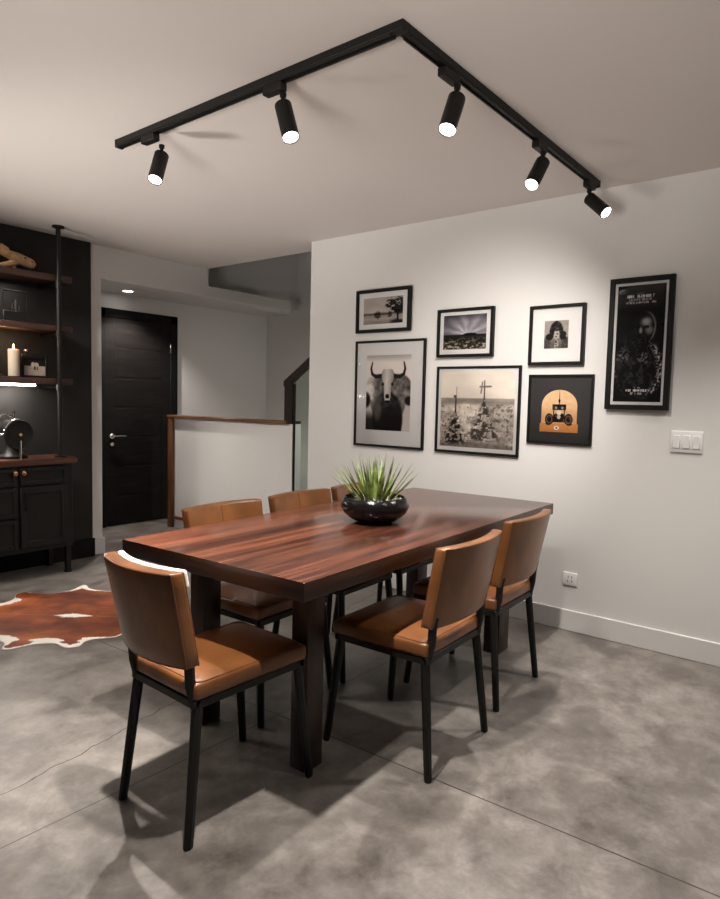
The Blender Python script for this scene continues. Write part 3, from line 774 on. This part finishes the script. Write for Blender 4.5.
picture('small frame with a wide white mat around a tiny dark carved figure print', 1.309, 1.634, 1.506, 1.845, 0.018, (0.072, 0.075, 0.075, 0.07), p_idol, (90, 90))
picture('dark matted frame with an arched sandy print of a tractor', 1.247, 1.627, 1.055, 1.452, 0.014, (0.062, 0.065, 0.055, 0.072), p_tractor, (100, 110), M_MATDK, 0.02, arch=True)
picture('tall narrow black poster of a dark bearded man under rows of small lettering', 0.86, 1.181, 1.263, 1.955, 0.026, (0.014, 0.014, 0.016, 0.014), p_poster, (150, 330))

# ------------------------------------------------------------------ wall plates
t = thing('light_switch', 'white triple rocker switch plate below the tall black poster', 'switch', (WX, 0.762, 1.107))
obj('plate', box(NB(), (-0.008, -0.075, -0.055), (0, 0.075, 0.055), 0.004, 2), M_PLATE, t)
for k in (-1, 0, 1):
    r = obj('rocker', box(NB(), (-0.0125, k * 0.046 - 0.016, -0.033), (-0.006, k * 0.046 + 0.016, 0.033), 0.002, 1), M_PLATE, t)
t = thing('wall_outlet', 'small white power outlet low on the white wall above the baseboard', 'outlet', (WX, 1.322, 0.297))
obj('plate', box(NB(), (-0.009, -0.041, -0.037), (0, 0.041, 0.037), 0.004, 2), M_PLATE, t)
bm = NB()
for k in (-1, 1):
    box(bm, (-0.0096, k * 0.010 - 0.0022, 0.004), (-0.0085, k * 0.010 + 0.0022, 0.018)); box(bm, (-0.0096, k * 0.012 - 0.0022, -0.018), (-0.0085, k * 0.012 + 0.0022, -0.006))
obj('socket_slots', bm, M_SLOT, t, False)

# ------------------------------------------------------------------ track light
KX, KY = 1.70, 1.232
t = thing('track_rail', 'black L-shaped ceiling track running over the dining table', 'track', (KX, KY, H))
bm = NB()
for a, b_ in (((-0.018, -0.018, -0.028), (0.018, 1.575, 0)), ((0.018, -0.018, -0.028), (1.755, 0.018, 0))):
    box(bm, a, b_, 0.002, 1)
obj('rail', bm, M_TRACK, t)
bm = NB()
for s in (-1, 1):
    box(bm, (s * 0.012 - 0.004, 0.03, -0.034), (s * 0.012 + 0.004, 1.56, -0.026), 0.001, 1); box(bm, (0.03, s * 0.012 - 0.004, -0.034), (1.74, s * 0.012 + 0.004, -0.026), 0.001, 1)
obj('rail_lip', bm, M_TRACK, t)
obj('end_cap', box(NB(), (-0.019, 1.565, -0.035), (0.019, 1.585, 0), 0.002, 1), M_TRACK, t)
obj('end_cap', box(NB(), (1.745, -0.019, -0.035), (1.765, 0.019, 0), 0.002, 1), M_TRACK, t)

def spot(label, bx, by, along, top, lens):
    top = Vector(top); lens = Vector(lens)
    base = Vector((bx, by, H - 0.034))
    t = thing('track_spotlight', label, 'spotlight', base, 0, 'black spotlights on the ceiling track')
    e = (0.048, 0.017) if along == 'x' else (0.017, 0.048)
    obj('adapter', box(NB(), (-e[0], -e[1], -0.030), (e[0], e[1], 0.0), 0.003, 1), M_TRACK, t)
    tp = top - base; le = lens - base; ax = (le - tp).normalized(); Lg = (le - tp).length
    bm = NB(); tube(bm, [(tp.x, tp.y, -0.028), (tp.x, tp.y, tp.z + 0.01), tp + ax * 0.02], 0.0075, 10)
    lathe(bm, [(0, -0.014), (0.012, -0.014), (0.012, 0.0), (0, 0)], (tp.x, tp.y, -0.03), 14)
    obj('stem', bm, M_TRACK, t)
    R = ax.to_track_quat('Z', 'Y').to_matrix().to_4x4()
    can = obj('can', lathe(NB(), [(0, 0), (0.028, 0), (0.031, 0.003), (0.031, Lg), (0.029, Lg), (0.0275, Lg - 0.006), (0, Lg - 0.006)], tp, 28, R), M_TRACK, t)
    obj('lens', lathe(NB(), [(0, Lg - 0.004), (0.0275, Lg - 0.004)], tp, 24, R), M_LENS, t)
    return base + tp + ax * (Lg + 0.006), ax
heads = [
 ('spotlight at the free end of the track nearest the shelves', KX, 2.565, 'y', (1.745, 2.545, 2.335), (1.69, 2.515, 2.206)),
 ('second spotlight on the left arm, hanging over the table', KX, 1.79, 'y', (1.715, 1.761, 2.335), (1.698, 1.701, 2.201)),
 ('spotlight just past the corner of the track', 1.985, KY, 'x', (2.031, 1.225, 2.335), (1.965, 1.220, 2.203)),
 ('middle spotlight of the right arm, pointing down to the left', 2.745, KY, 'x', (2.768, 1.225, 2.335), (2.683, 1.236, 2.215)),
 ('spotlight at the end of the track closest to the picture wall', 3.36, KY, 'x', (3.376, 1.238, 2.335), (3.341, 1.134, 2.236)),
]
def area_spot(name, loc, d, energy, size, blend, col, rad=0.03):
    li = bpy.data.lights.new(name, 'SPOT'); li.energy = energy; li.spot_size = math.radians(size); li.spot_blend = blend
    li.color = col; li.shadow_soft_size = rad
    o = bpy.data.objects.new(name, li); COL.objects.link(o); o.location = loc
    o.rotation_euler = Vector(d).to_track_quat('-Z', 'Y').to_euler(); return o
WARM = (1.0, 0.935, 0.87)
# beam (narrow) and spill (wide) of each lamp
EN = [(190, 8), (35, 10), (35, 22), (45, 62), (45, 0)]
for i, (hd, (en, sp)) in enumerate(zip(heads, EN)):
    p, ax = spot(*hd)
    area_spot('spot_beam', p, ax, en, 46 if i == 0 else 62, 0.95, WARM, 0.02)
    if sp: area_spot('spot_spill', p, ax + Vector((0, 0, -0.4)), sp, 165, 0.8, WARM, 0.02)

# fill spots added beside two track heads to brighten the picture wall
area_spot('wall_fill', (2.676, 1.236, 2.205), (0.62, 0.36, -1.0), 34, 105, 1.0, WARM, 0.025)
area_spot('wall_fill', (1.955, 1.18, 2.19), (1.64, 0.72, -0.78), 92, 60, 1.0, WARM, 0.025)

# recessed downlight in the hall, and unseen spots under this room's ceiling, some added as fill
def downlight(label, x, y, z, group=None):
    t = thing('recessed_downlight', label, 'downlight', (x, y, z), 0, group)
    obj('trim_ring', lathe(NB(), [(0.045, -0.002), (0.058, -0.004), (0.062, 0), (0.045, 0.0)], n=28), M_TRIM, t)
    obj('lens', lathe(NB(), [(0, -0.0015), (0.045, -0.0015)], n=24), M_LENS, t)
downlight('small recessed downlight glowing in the hall ceiling above the black door', 3.46, 5.58, 2.25)
area_spot('hall_lamp', (3.46, 5.50, 2.235), (0.1, 0.0, -1), 75, 112, 0.6, WARM, 0.04)
for (x, y, e, tx, ty, sz, rd) in ((1.05, 1.18, 185, 0.26, 0.16, 74, 0.03), (1.75, 0.1, 16, 0.1, 0.3, 110, 0.05), (3.05, 0.1, 95, -0.12, 0.0, 105, 0.05), (0.5, 3.7, 28, 0.3, -0.1, 140, 0.05), (1.2, 4.25, 150, 1.0, 0.02, 85, 0.2)):
    area_spot('unseen_room_spot', (x, y, 2.42), (tx, ty, -1), e, sz, 0.9, WARM, rd)  # first three follow cast shadows; last two added to brighten rug and half wall
# unseen fill spots added behind the camera to brighten the ceiling
for az, e in ((0, 190), (34, 240), (68, 170)):
    a = math.radians(az)
    area_spot('ceiling_fill', (-0.9, 0.9, 1.0), (math.cos(a) * 0.85, math.sin(a) * 0.85, 0.44), e, 42, 0.9, WARM, 0.5)
area_spot('ceiling_fill_left', (-0.3, 3.75, 0.45), (1.6, -0.35, 1.15), 210, 62, 1.0, WARM, 0.25)  # another unseen fill spot, added for the far left of the ceiling
area_spot('stair_fill', (4.5, 2.6, 1.5), (0.1, 0.7, -0.45), 34, 110, 0.6, WARM, 0.06)  # unseen spot added to brighten the stairwell walls behind the glass

# ------------------------------------------------------------------ sideboard
CY = 4.50
t = thing('sideboard', 'black sideboard with a walnut counter, against the charcoal wall', 'cabinet', (1.8, CY + 0.16, 0))
def c(x, y): return (x - 1.8, y - CY - 0.16)
def cb(bm, x0, x1, y0, y1, z0, z1, bev=0.002):
    a, b_ = c(x0, y0), c(x1, y1); return box(bm, (a[0], a[1], z0), (b_[0], b_[1], z1), bev, 1)
YB = SY - 0.05
bm = NB(); cb(bm, 0.9, 2.345, CY, YB, 0.19, 0.786)
obj('body', bm, M_CAB, t)
obj('counter', cb(NB(), 0.88, 2.37, CY - 0.025, YB, 0.786, 0.829, 0.004), M_BTOP, t)
for x in (0.93, 2.315):
    for y in (CY + 0.02, YB - 0.02):
        bm = NB(); q = c(x, y)
        tube(bm, [(q[0], q[1], 0.19), (q[0], q[1], 0.0)], 0.022, 4, True, [0.026, 0.022], True)
        lathe(bm, [(0, 0), (0.026, 0), (0.026, 0.012), (0, 0.012)], (q[0], q[1], 0), 14)
        obj('foot', bm, M_STEEL, t)
def shaker(bm, x0, x1, z0, z1):
    y = CY; fw = 0.045 if z1 - z0 > 0.2 else 0.026
    cb(bm, x0, x1, y - 0.010, y - 0.0005, z0, z1, 0.001)
    for a in ((x0, x0 + fw, z0, z1), (x1 - fw, x1, z0, z1), (x0 + fw, x1 - fw, z0, z0 + fw), (x0 + fw, x1 - fw, z1 - fw, z1)):
        cb(bm, a[0], a[1], y - 0.020, y - 0.010, a[2], a[3], 0.002)
    return bm
def knob(x, z, parent):
    q = c(x, CY - 0.02)
    obj('knob', lathe(NB(), [(0, 0), (0.006, 0), (0.006, 0.012), (0.015, 0.016), (0.016, 0.026), (0.010, 0.031), (0, 0.032)], (q[0], q[1], z), 18, Matrix.Rotation(PI / 2, 4, 'X')), M_BRASS, parent)
for (x0, x1, kx) in ((1.975, 2.30, 1.99), (1.64, 1.955, 1.935), (1.30, 1.62, 1.60)):
    d = obj('drawer', shaker(NB(), x0, x1, 0.655, 0.772), M_CAB, t); knob(kx, 0.742, d)
for (x0, x1, px) in ((1.975, 2.30, 2.005), (1.30, 1.62, 1.59)):
    d = obj('door', shaker(NB(), x0, x1, 0.225, 0.64), M_CAB, t)
    q = c(px, CY - 0.03)
    obj('pull', tube(NB(), [(q[0], q[1] + 0.012, 0.60), (q[0], q[1] - 0.01, 0.59), (q[0], q[1] - 0.01, 0.50), (q[0], q[1] + 0.012, 0.49)], 0.006, 8), M_STEEL, d)
for (z0, z1) in ((0.44, 0.64), (0.225, 0.425)):
    d = obj('drawer', shaker(NB(), 1.64, 1.955, z0, z1), M_CAB, t)

# shelf unit of black pipe and walnut boards
t = thing('pipe_shelves', 'floor-to-ceiling black pipe shelving with dark walnut boards over the sideboard', 'shelves', (1.8, CY + 0.2, 0.829))
def sh(x, y, z): return (x - 1.8, y - CY - 0.2, z - 0.829)
SHZ = [(2.062, 2.107), (1.715, 1.757), (1.342, 1.385)]
for (z0, z1) in SHZ:
    a = sh(0.9, CY + 0.075, z0); b_ = sh(2.395, YB + 0.015, z1)
    obj('shelf_board', box(NB(), a, b_, 0.003, 1), M_SHELF, t)
for (x, y) in ((2.287, CY + 0.055), (1.25, CY + 0.055)):
    bm = NB(); tube(bm, [sh(x, y, 0.829), sh(x, y, H)], 0.0165, 14)
    for z in (0.829, H - 0.012): lathe(bm, [(0, 0), (0.04, 0), (0.04, 0.012), (0, 0.012)], sh(x, y, z), 20)
    for (z0, z1) in SHZ:
        lathe(bm, [(0, 0), (0.022, 0), (0.022, 0.05), (0, 0.05)], sh(x, y, z0 - 0.045), 14)
    obj('pipe_post', bm, M_STEEL, t)
for (z0, z1) in SHZ:
    for x in (2.287, 1.25):
        bm = NB(); tube(bm, [sh(x, CY + 0.055, z0 - 0.018), sh(x, YB + 0.015, z0 - 0.018)], 0.013, 10)
        obj('bracket', bm, M_STEEL, t)
obj('led_bar', box(NB(), sh(1.2, CY + 0.20, 1.328), sh(2.185, CY + 0.215, 1.342)), M_LED, t, False)
for zz, e in ((1.325, 7.0), (1.70, 0.9), (2.045, 2.2)):
    li = bpy.data.lights.new('under_shelf_led', 'AREA'); li.shape = 'RECTANGLE'; li.size = 0.9; li.size_y = 0.015; li.energy = e; li.color = (1, 0.92, 0.84)
    o = bpy.data.objects.new('under_shelf_led', li); COL.objects.link(o); o.location = (1.67, CY + 0.207, zz - 0.001)

# ------------------------------------------------------------------ things on the shelves
SYM = CY + 0.19
# driftwood
t = thing('driftwood', 'knotty tan driftwood piece with dark holes on the top shelf', 'ornament', (2.05, SYM - 0.02, 2.107))
bm = NB()
tube(bm, [(-0.12, 0, 0.12), (-0.06, 0, 0.105), (0.0, 0, 0.088), (0.06, -0.01, 0.07), (0.10, -0.01, 0.058), (0.118, -0.01, 0.052)], 0.03, 12, True, [0.022, 0.028, 0.036, 0.034, 0.033, 0.024])
tube(bm, [(-0.10, 0.01, 0.02), (-0.05, 0.0, 0.035), (0.01, 0.0, 0.065), (0.05, 0.0, 0.072)], 0.025, 12, True, [0.019, 0.02, 0.026, 0.02])
tube(bm, [(-0.13, 0.0, 0.13), (-0.09, 0, 0.14), (-0.05, 0, 0.128)], 0.02, 10, True, [0.018, 0.026, 0.016])
for v in bm.verts: v.co += Vector((random.uniform(-1, 1), random.uniform(-1, 1), random.uniform(-1, 1))) * 0.0025
obj('branch', bm, M_DRIFT, t, ang=60)
for (x, z, r) in ((0.045, 0.085, 0.011), (0.088, 0.066, 0.012)):
    bm = NB(); t_ = bmesh.new(); bmesh.ops.create_icosphere(t_, subdivisions=2, radius=r); t_.transform(Matrix.Translation((x, -0.038, z)) @ Matrix.Diagonal((1, 0.5, 1, 1))); merge(bm, t_)
    obj('knot_hole', bm, M_SLOT, t)
obj('prop', tube(NB(), [(-0.02, 0.01, 0.0), (-0.015, 0.01, 0.045)], 0.02, 10), M_DRIFT, t)
# black planter with wire frame
t = thing('wire_planter', 'black box planter with a thin wire frame on the second shelf', 'planter', (2.055, SYM, 1.757))
obj('planter_box', box(NB(), (-0.105, -0.05, 0), (0.105, 0.05, 0.075), 0.004, 1), M_STEEL, t)
bm = NB(); F4 = [(-0.085, 0, 0.07), (-0.085, 0, 0.215), (0.075, 0, 0.215), (0.075, 0, 0.07)]
for a, b_ in zip(F4, F4[1:]): tube(bm, [a, b_], 0.005, 8)
obj('wire_frame', bm, M_STEEL, t)
bm = NB()
tube(bm, [(0, 0, 0.07), (0, 0, 0.145), (0, 0, 0.155)], 0.01, 10, True, [0.009, 0.010, 0.004]); tube(bm, [(0, 0, 0.09), (-0.022, 0, 0.096), (-0.024, 0, 0.13)], 0.006, 8); tube(bm, [(0, 0, 0.085), (0.022, 0, 0.09), (0.024, 0, 0.118)], 0.006, 8)
obj('plant', bm, M_SOIL, t)
# candle
CX_ = 2.008; CYY = CY + 0.13
t = thing('pillar_candle', 'lit ivory pillar candle on the lowest shelf', 'candle', (CX_, CYY, 1.385))
obj('saucer', lathe(NB(), [(0, 0), (0.045, 0), (0.048, 0.005), (0.042, 0.004), (0, 0.004)], n=24), M_STEEL, t)
obj('wax', lathe(NB(), [(0, 0.004), (0.035, 0.004), (0.0355, 0.182), (0.033, 0.188), (0.026, 0.184), (0.010, 0.180), (0, 0.180)], n=32), M_WAX, t, ang=60)
obj('wick', tube(NB(), [(0, 0, 0.179), (0.001, 0, 0.193)], 0.0013, 6), M_SLOT, t)
obj('flame', lathe(NB(), [(0, 0.188), (0.005, 0.195), (0.006, 0.202), (0.003, 0.214), (0, 0.224)], n=12), M_FLAME, t)
li = bpy.data.lights.new('candle_glow', 'POINT'); li.energy = 1.1; li.color = (1, 0.6, 0.28); li.shadow_soft_size = 0.008
o = bpy.data.objects.new('candle_glow', li); COL.objects.link(o); o.location = (CX_, CYY, 1.385 + 0.235)
# desk photo frame
def p_horse(u, v):
    n = vnoise(u, v, 8, 8, 71); g = mixv(0.10 * np.ones_like(u), 0.72 + 0.15 * (n - 0.5), sm(0.58, 0.54, v))
    g = mixv(g, 0.82, ell(u, v, 0.42, 0.62, 0.10, 0.16)); g = mixv(g, 0.78, ell(u, v, 0.57, 0.62, 0.12, 0.14)); g = mixv(g, 0.25, ell(u, v, 0.5, 0.44, 0.05, 0.12)); g = mixv(g, 0.3, ell(u, v, 0.62, 0.42, 0.03, 0.12))
    return tone(g, (0.04, 0.03, 0.03), (0.85, 0.78, 0.72))
t = thing('photo_frame', 'small black tabletop photo frame beside the lit candle', 'picture', (2.158, CY + 0.15, 1.385), -0.05)
bm = NB()
for a in ((-0.088, -0.072, 0, 0.165), (0.072, 0.088, 0, 0.165), (-0.072, 0.072, 0, 0.016), (-0.072, 0.072, 0.135, 0.165)): box(bm, (a[0], -0.009, a[2]), (a[1], 0.009, a[3]), 0.002, 1)
obj('frame', bm, M_FRAME, t)
obj('backing', box(NB(), (-0.072, 0.002, 0.016), (0.072, 0.008, 0.135)), M_FRAME, t)
obj('strut', box(NB(), (-0.02, 0.008, 0.0), (0.02, 0.05, 0.006), 0.001, 1), M_FRAME, t)
o = grid_print('print', 0.144, 0.119, 50, 44, p_horse, t, M_PRINT, 0.0)
o.rotation_euler = (0, 0, PI / 2); o.location = (0, -0.001, 0.0755)
# little finial behind the frame, dark candlestick left of the candle
t = thing('finial_ornament', 'little dark ornament with a pale ball peeking above the small photo frame', 'ornament', (2.135, CY + 0.235, 1.385))
obj('stand', lathe(NB(), [(0, 0), (0.03, 0), (0.028, 0.01), (0.009, 0.02), (0.009, 0.175), (0, 0.175)], n=20), M_STEEL, t)
obj('ball', lathe(NB(), [(0, 0.174), (0.011, 0.180), (0.014, 0.190), (0.011, 0.200), (0, 0.205)], n=20), M_NICKEL, t)
t = thing('candlestick', 'slender dark candlestick standing left of the lit candle', 'candlestick', (1.925, CY + 0.17, 1.385))
obj('base', lathe(NB(), [(0, 0), (0.035, 0), (0.03, 0.012), (0.008, 0.02), (0, 0.02)], n=20), M_STEEL, t)
obj('column', lathe(NB(), [(0, 0.018), (0.0075, 0.018), (0.0075, 0.20), (0.012, 0.215), (0.012, 0.225), (0, 0.225)], n=16), M_STEEL, t)
# antique machine with hand wheel on the sideboard
t = thing('antique_machine', 'black antique machine with a round wheel and chrome stem on the sideboard counter', 'ornament', (1.962, CY + 0.12, 0.829), 0.12)
Mw = Matrix.Rotation(PI / 2, 4, 'X')
obj('pedestal', lathe(NB(), [(0, 0), (0.09, 0), (0.092, 0.015), (0.07, 0.03), (0.055, 0.06), (0.045, 0.12), (0.06, 0.16), (0, 0.17)], (0.045, 0.03, 0), 28), M_STEEL, t)
bm = NB(); lathe(bm, [(0, -0.012), (0.02, -0.012), (0.025, -0.006), (0.08, -0.004), (0.088, -0.012), (0.098, -0.010), (0.102, 0), (0.098, 0.012), (0.08, 0.006), (0, 0.006)], (0.045, -0.045, 0.165), 40, Mw)
w = obj('wheel', bm, M_STEEL, t)
obj('hub', lathe(NB(), [(0, 0), (0.014, 0), (0.011, 0.014), (0, 0.016)], (0.045, -0.056, 0.165), 16, Mw), M_BRASS, w)
bm = NB()
pts = [(0.045 + 0.104 * math.cos(a), -0.047, 0.165 + 0.104 * math.sin(a)) for a in np.linspace(1.55, 2.9, 14)]
tube(bm, pts, 0.006, 8); obj('wheel_rim', bm, M_CHROME, t)
obj('stem', tube(NB(), [(0.045, -0.065, 0.0), (0.045, -0.065, 0.125)], 0.007, 10), M_CHROME, t)
obj('top_knob', tube(NB(), [(0.04, 0.0, 0.25), (0.04, 0.0, 0.31), (0.04, 0, 0.325)], 0.008, 10, True, [0.007, 0.007, 0.014]), M_STEEL, t)
obj('axle_body', lathe(NB(), [(0, -0.07), (0.055, -0.07), (0.06, -0.05), (0.06, 0.05), (0.05, 0.07), (0, 0.07)], (0.045, 0.03, 0.20), 24, Mw), M_STEEL, t)
bm = NB(); tube(bm, [(-0.12, -0.03, 0.165), (-0.05, -0.03, 0.165)], 0.010, 10)
tube(bm, [(-0.10, -0.02, 0.24), (-0.06, -0.02, 0.30), (-0.02, -0.02, 0.305), (0.02, -0.01, 0.28)], 0.007, 8); tube(bm, [(-0.11, -0.02, 0.25), (-0.07, -0.02, 0.245)], 0.009, 8)
obj('arm', bm, M_CHROME, t)

# ------------------------------------------------------------------ cowhide rug
hide = [(-72, 611), (-38, 607.5), (0, 604), (13.5, 599.5), (16, 595), (25, 592.6), (34, 594), (54, 594), (72, 590.5), (81, 586.3), (86, 585.6), (90, 589), (101, 591), (112, 591.7), (128, 590), (142, 588), (150, 593), (154, 602), (164, 607), (172, 613), (166, 620), (154, 624), (147, 633), (138, 636), (124.5, 634), (115, 637.4), (94, 639.6), (85, 642), (79, 646.5), (66, 648.2), (54, 644), (36, 644.6), (23, 647), (9, 650.0), (2, 649.5), (4, 644), (-6, 641), (-30, 643), (-60, 650), (-85, 651), (-98, 642), (-104, 632), (-100, 621)]
F_ = Vector((0.777, 0.6252, -0.0739)); 
yaw, pitch, roll, fpx = 0.6734, -0.0740, 0.0232, 651.65
Fv = Vector((math.cos(yaw) * math.cos(pitch), math.sin(yaw) * math.cos(pitch), math.sin(pitch)))
Rv = Vector((math.sin(yaw), -math.cos(yaw), 0)); Uv = Rv.cross(Fv)
cr_, sr_ = math.cos(roll), math.sin(roll)
Rr = Rv * cr_ + Uv * sr_; Ur = -Rv * sr_ + Uv * cr_
def ground(px, py):
    r = Fv + Rr * ((px - 360) / fpx) + Ur * ((449.5 - py) / fpx)
    k = -CAMH / r.z; return Vector((r.x * k, r.y * k))
HP = np.array([ground(*q)[:] for q in hide]); hc = np.array(ground(72, 616.5)[:])
# smooth closed outline (Catmull-Rom), then rings towards the middle
out = []
nH = len(HP)
for i in range(nH):
    p0, p1, p2, p3 = HP[i - 1], HP[i], HP[(i + 1) % nH], HP[(i + 2) % nH]
    for s in np.linspace(0, 1, 9)[:-1]:
        out.append(0.5 * ((2 * p1) + (-p0 + p2) * s + (2 * p0 - 5 * p1 + 4 * p2 - p3) * s ** 2 + (-p0 + 3 * p1 - 3 * p2 + p3) * s ** 3))
out = np.array(out); NO = len(out)
def hidecol(P, edge):
    d = P - hc
    su = d @ np.array((Rr.x, Rr.y)) / math.hypot(Rr.x, Rr.y); sv = d @ np.array((Fv.x, Fv.y)) / math.hypot(Fv.x, Fv.y)
    n = vnoise(np.clip((su + 2) / 4, 0, 1), np.clip((sv + 2) / 4, 0, 1), 16, 16, 81, 5); n2 = vnoise(np.clip((su + 2) / 4, 0, 1), np.clip((sv + 2) / 4, 0, 1), 5, 22, 82, 4)
    g = np.clip(0.5 + 1.9 * (n - 0.5) + 1.2 * (n2 - 0.5), 0, 1)
    c = tone(g, (0.30, 0.125, 0.07), (0.70, 0.38, 0.20))
    spine = np.exp(-(sv / 0.008) ** 2)[..., None] * 0.5; c = c * (1 - spine) + np.array((0.66, 0.42, 0.27)) * spine
    star = (np.abs(su - 0.0) / 0.16 + np.abs(sv) / 0.06 < 0.75 + 0.9 * (n - 0.5)) ; c = np.where(star[..., None], np.array((0.93, 0.90, 0.86)), c)
    wh = edge < 0.006 + 0.065 * sm(0.42, 0.72, n2) ; c = np.where(wh[..., None], np.array((0.93, 0.90, 0.86)), c)
    return c
nr = 46
fr_ = np.linspace(0, 1, nr + 1)[1:] ** 0.8
verts = [(hc[0], hc[1], 0.006)]; cols = [hidecol(hc[None], np.array([1.0]))[0]]
for f in fr_:
    P = hc + (out - hc) * f
    dd = np.min(np.hypot(P[:, None, 0] - out[None, :, 0], P[:, None, 1] - out[None, :, 1]), axis=1)
    cc = hidecol(P, dd)
    for q, k in zip(P, cc): verts.append((q[0], q[1], 0.006 if f < 0.999 else 0.004)); cols.append(k)
base = len(verts)
for q in out: verts.append((q[0], q[1], 0.0005)); cols.append(np.array((0.85, 0.8, 0.75)))
faces = [(0, 1 + k, 1 + (k + 1) % NO) for k in range(NO)]
for r_ in range(nr - 1):
    a = 1 + r_ * NO; b_ = a + NO
    faces += [(a + k, b_ + k, b_ + (k + 1) % NO, a + (k + 1) % NO) for k in range(NO)]
a = 1 + (nr - 1) * NO
faces += [(a + k, base + k, base + (k + 1) % NO, a + (k + 1) % NO) for k in range(NO)]
faces.append(tuple(base + k for k in range(NO))[::-1])
me = bpy.data.meshes.new('cowhide_rug'); me.from_pydata([(x - hc[0], y - hc[1], z) for x, y, z in verts], [], faces)
at = me.color_attributes.new('print', 'FLOAT_COLOR', 'POINT')
c4 = np.ones((len(verts), 4), np.float32); c4[:, :3] = srgb2lin(np.array(cols)); at.data.foreach_set('color', c4.ravel())
me.materials.append(M_HIDE); me.polygons.foreach_set('use_smooth', [True] * len(me.polygons))
rug = bpy.data.objects.new('cowhide_rug', me); COL.objects.link(rug); rug.location = (hc[0], hc[1], 0)
tag(rug, 'reddish brown cowhide rug with white edges on the concrete floor', 'rug')

# ------------------------------------------------------------------ world, camera, colour
w = bpy.data.worlds.new('World'); SC.world = w; w.use_nodes = True
w.node_tree.nodes['Background'].inputs['Color'].default_value = (1.0, 0.93, 0.88, 1)
w.node_tree.nodes['Background'].inputs['Strength'].default_value = 0.04
cd = bpy.data.cameras.new('Camera'); cam = bpy.data.objects.new('Camera', cd); COL.objects.link(cam)
cd.sensor_fit = 'HORIZONTAL'; cd.sensor_width = 36; cd.lens = fpx * 36 / 720; cd.clip_start = 0.05
Mc = Matrix((Rr, Ur, -Fv)).transposed().to_4x4(); Mc.translation = (0, 0, CAMH)
cam.matrix_world = Mc
SC.camera = cam
SC.view_settings.view_transform = 'Standard'; SC.view_settings.look = 'None'
SC.view_settings.gamma = 1; SC.view_settings.use_curve_mapping = False
SC.view_settings.exposure = 0.45
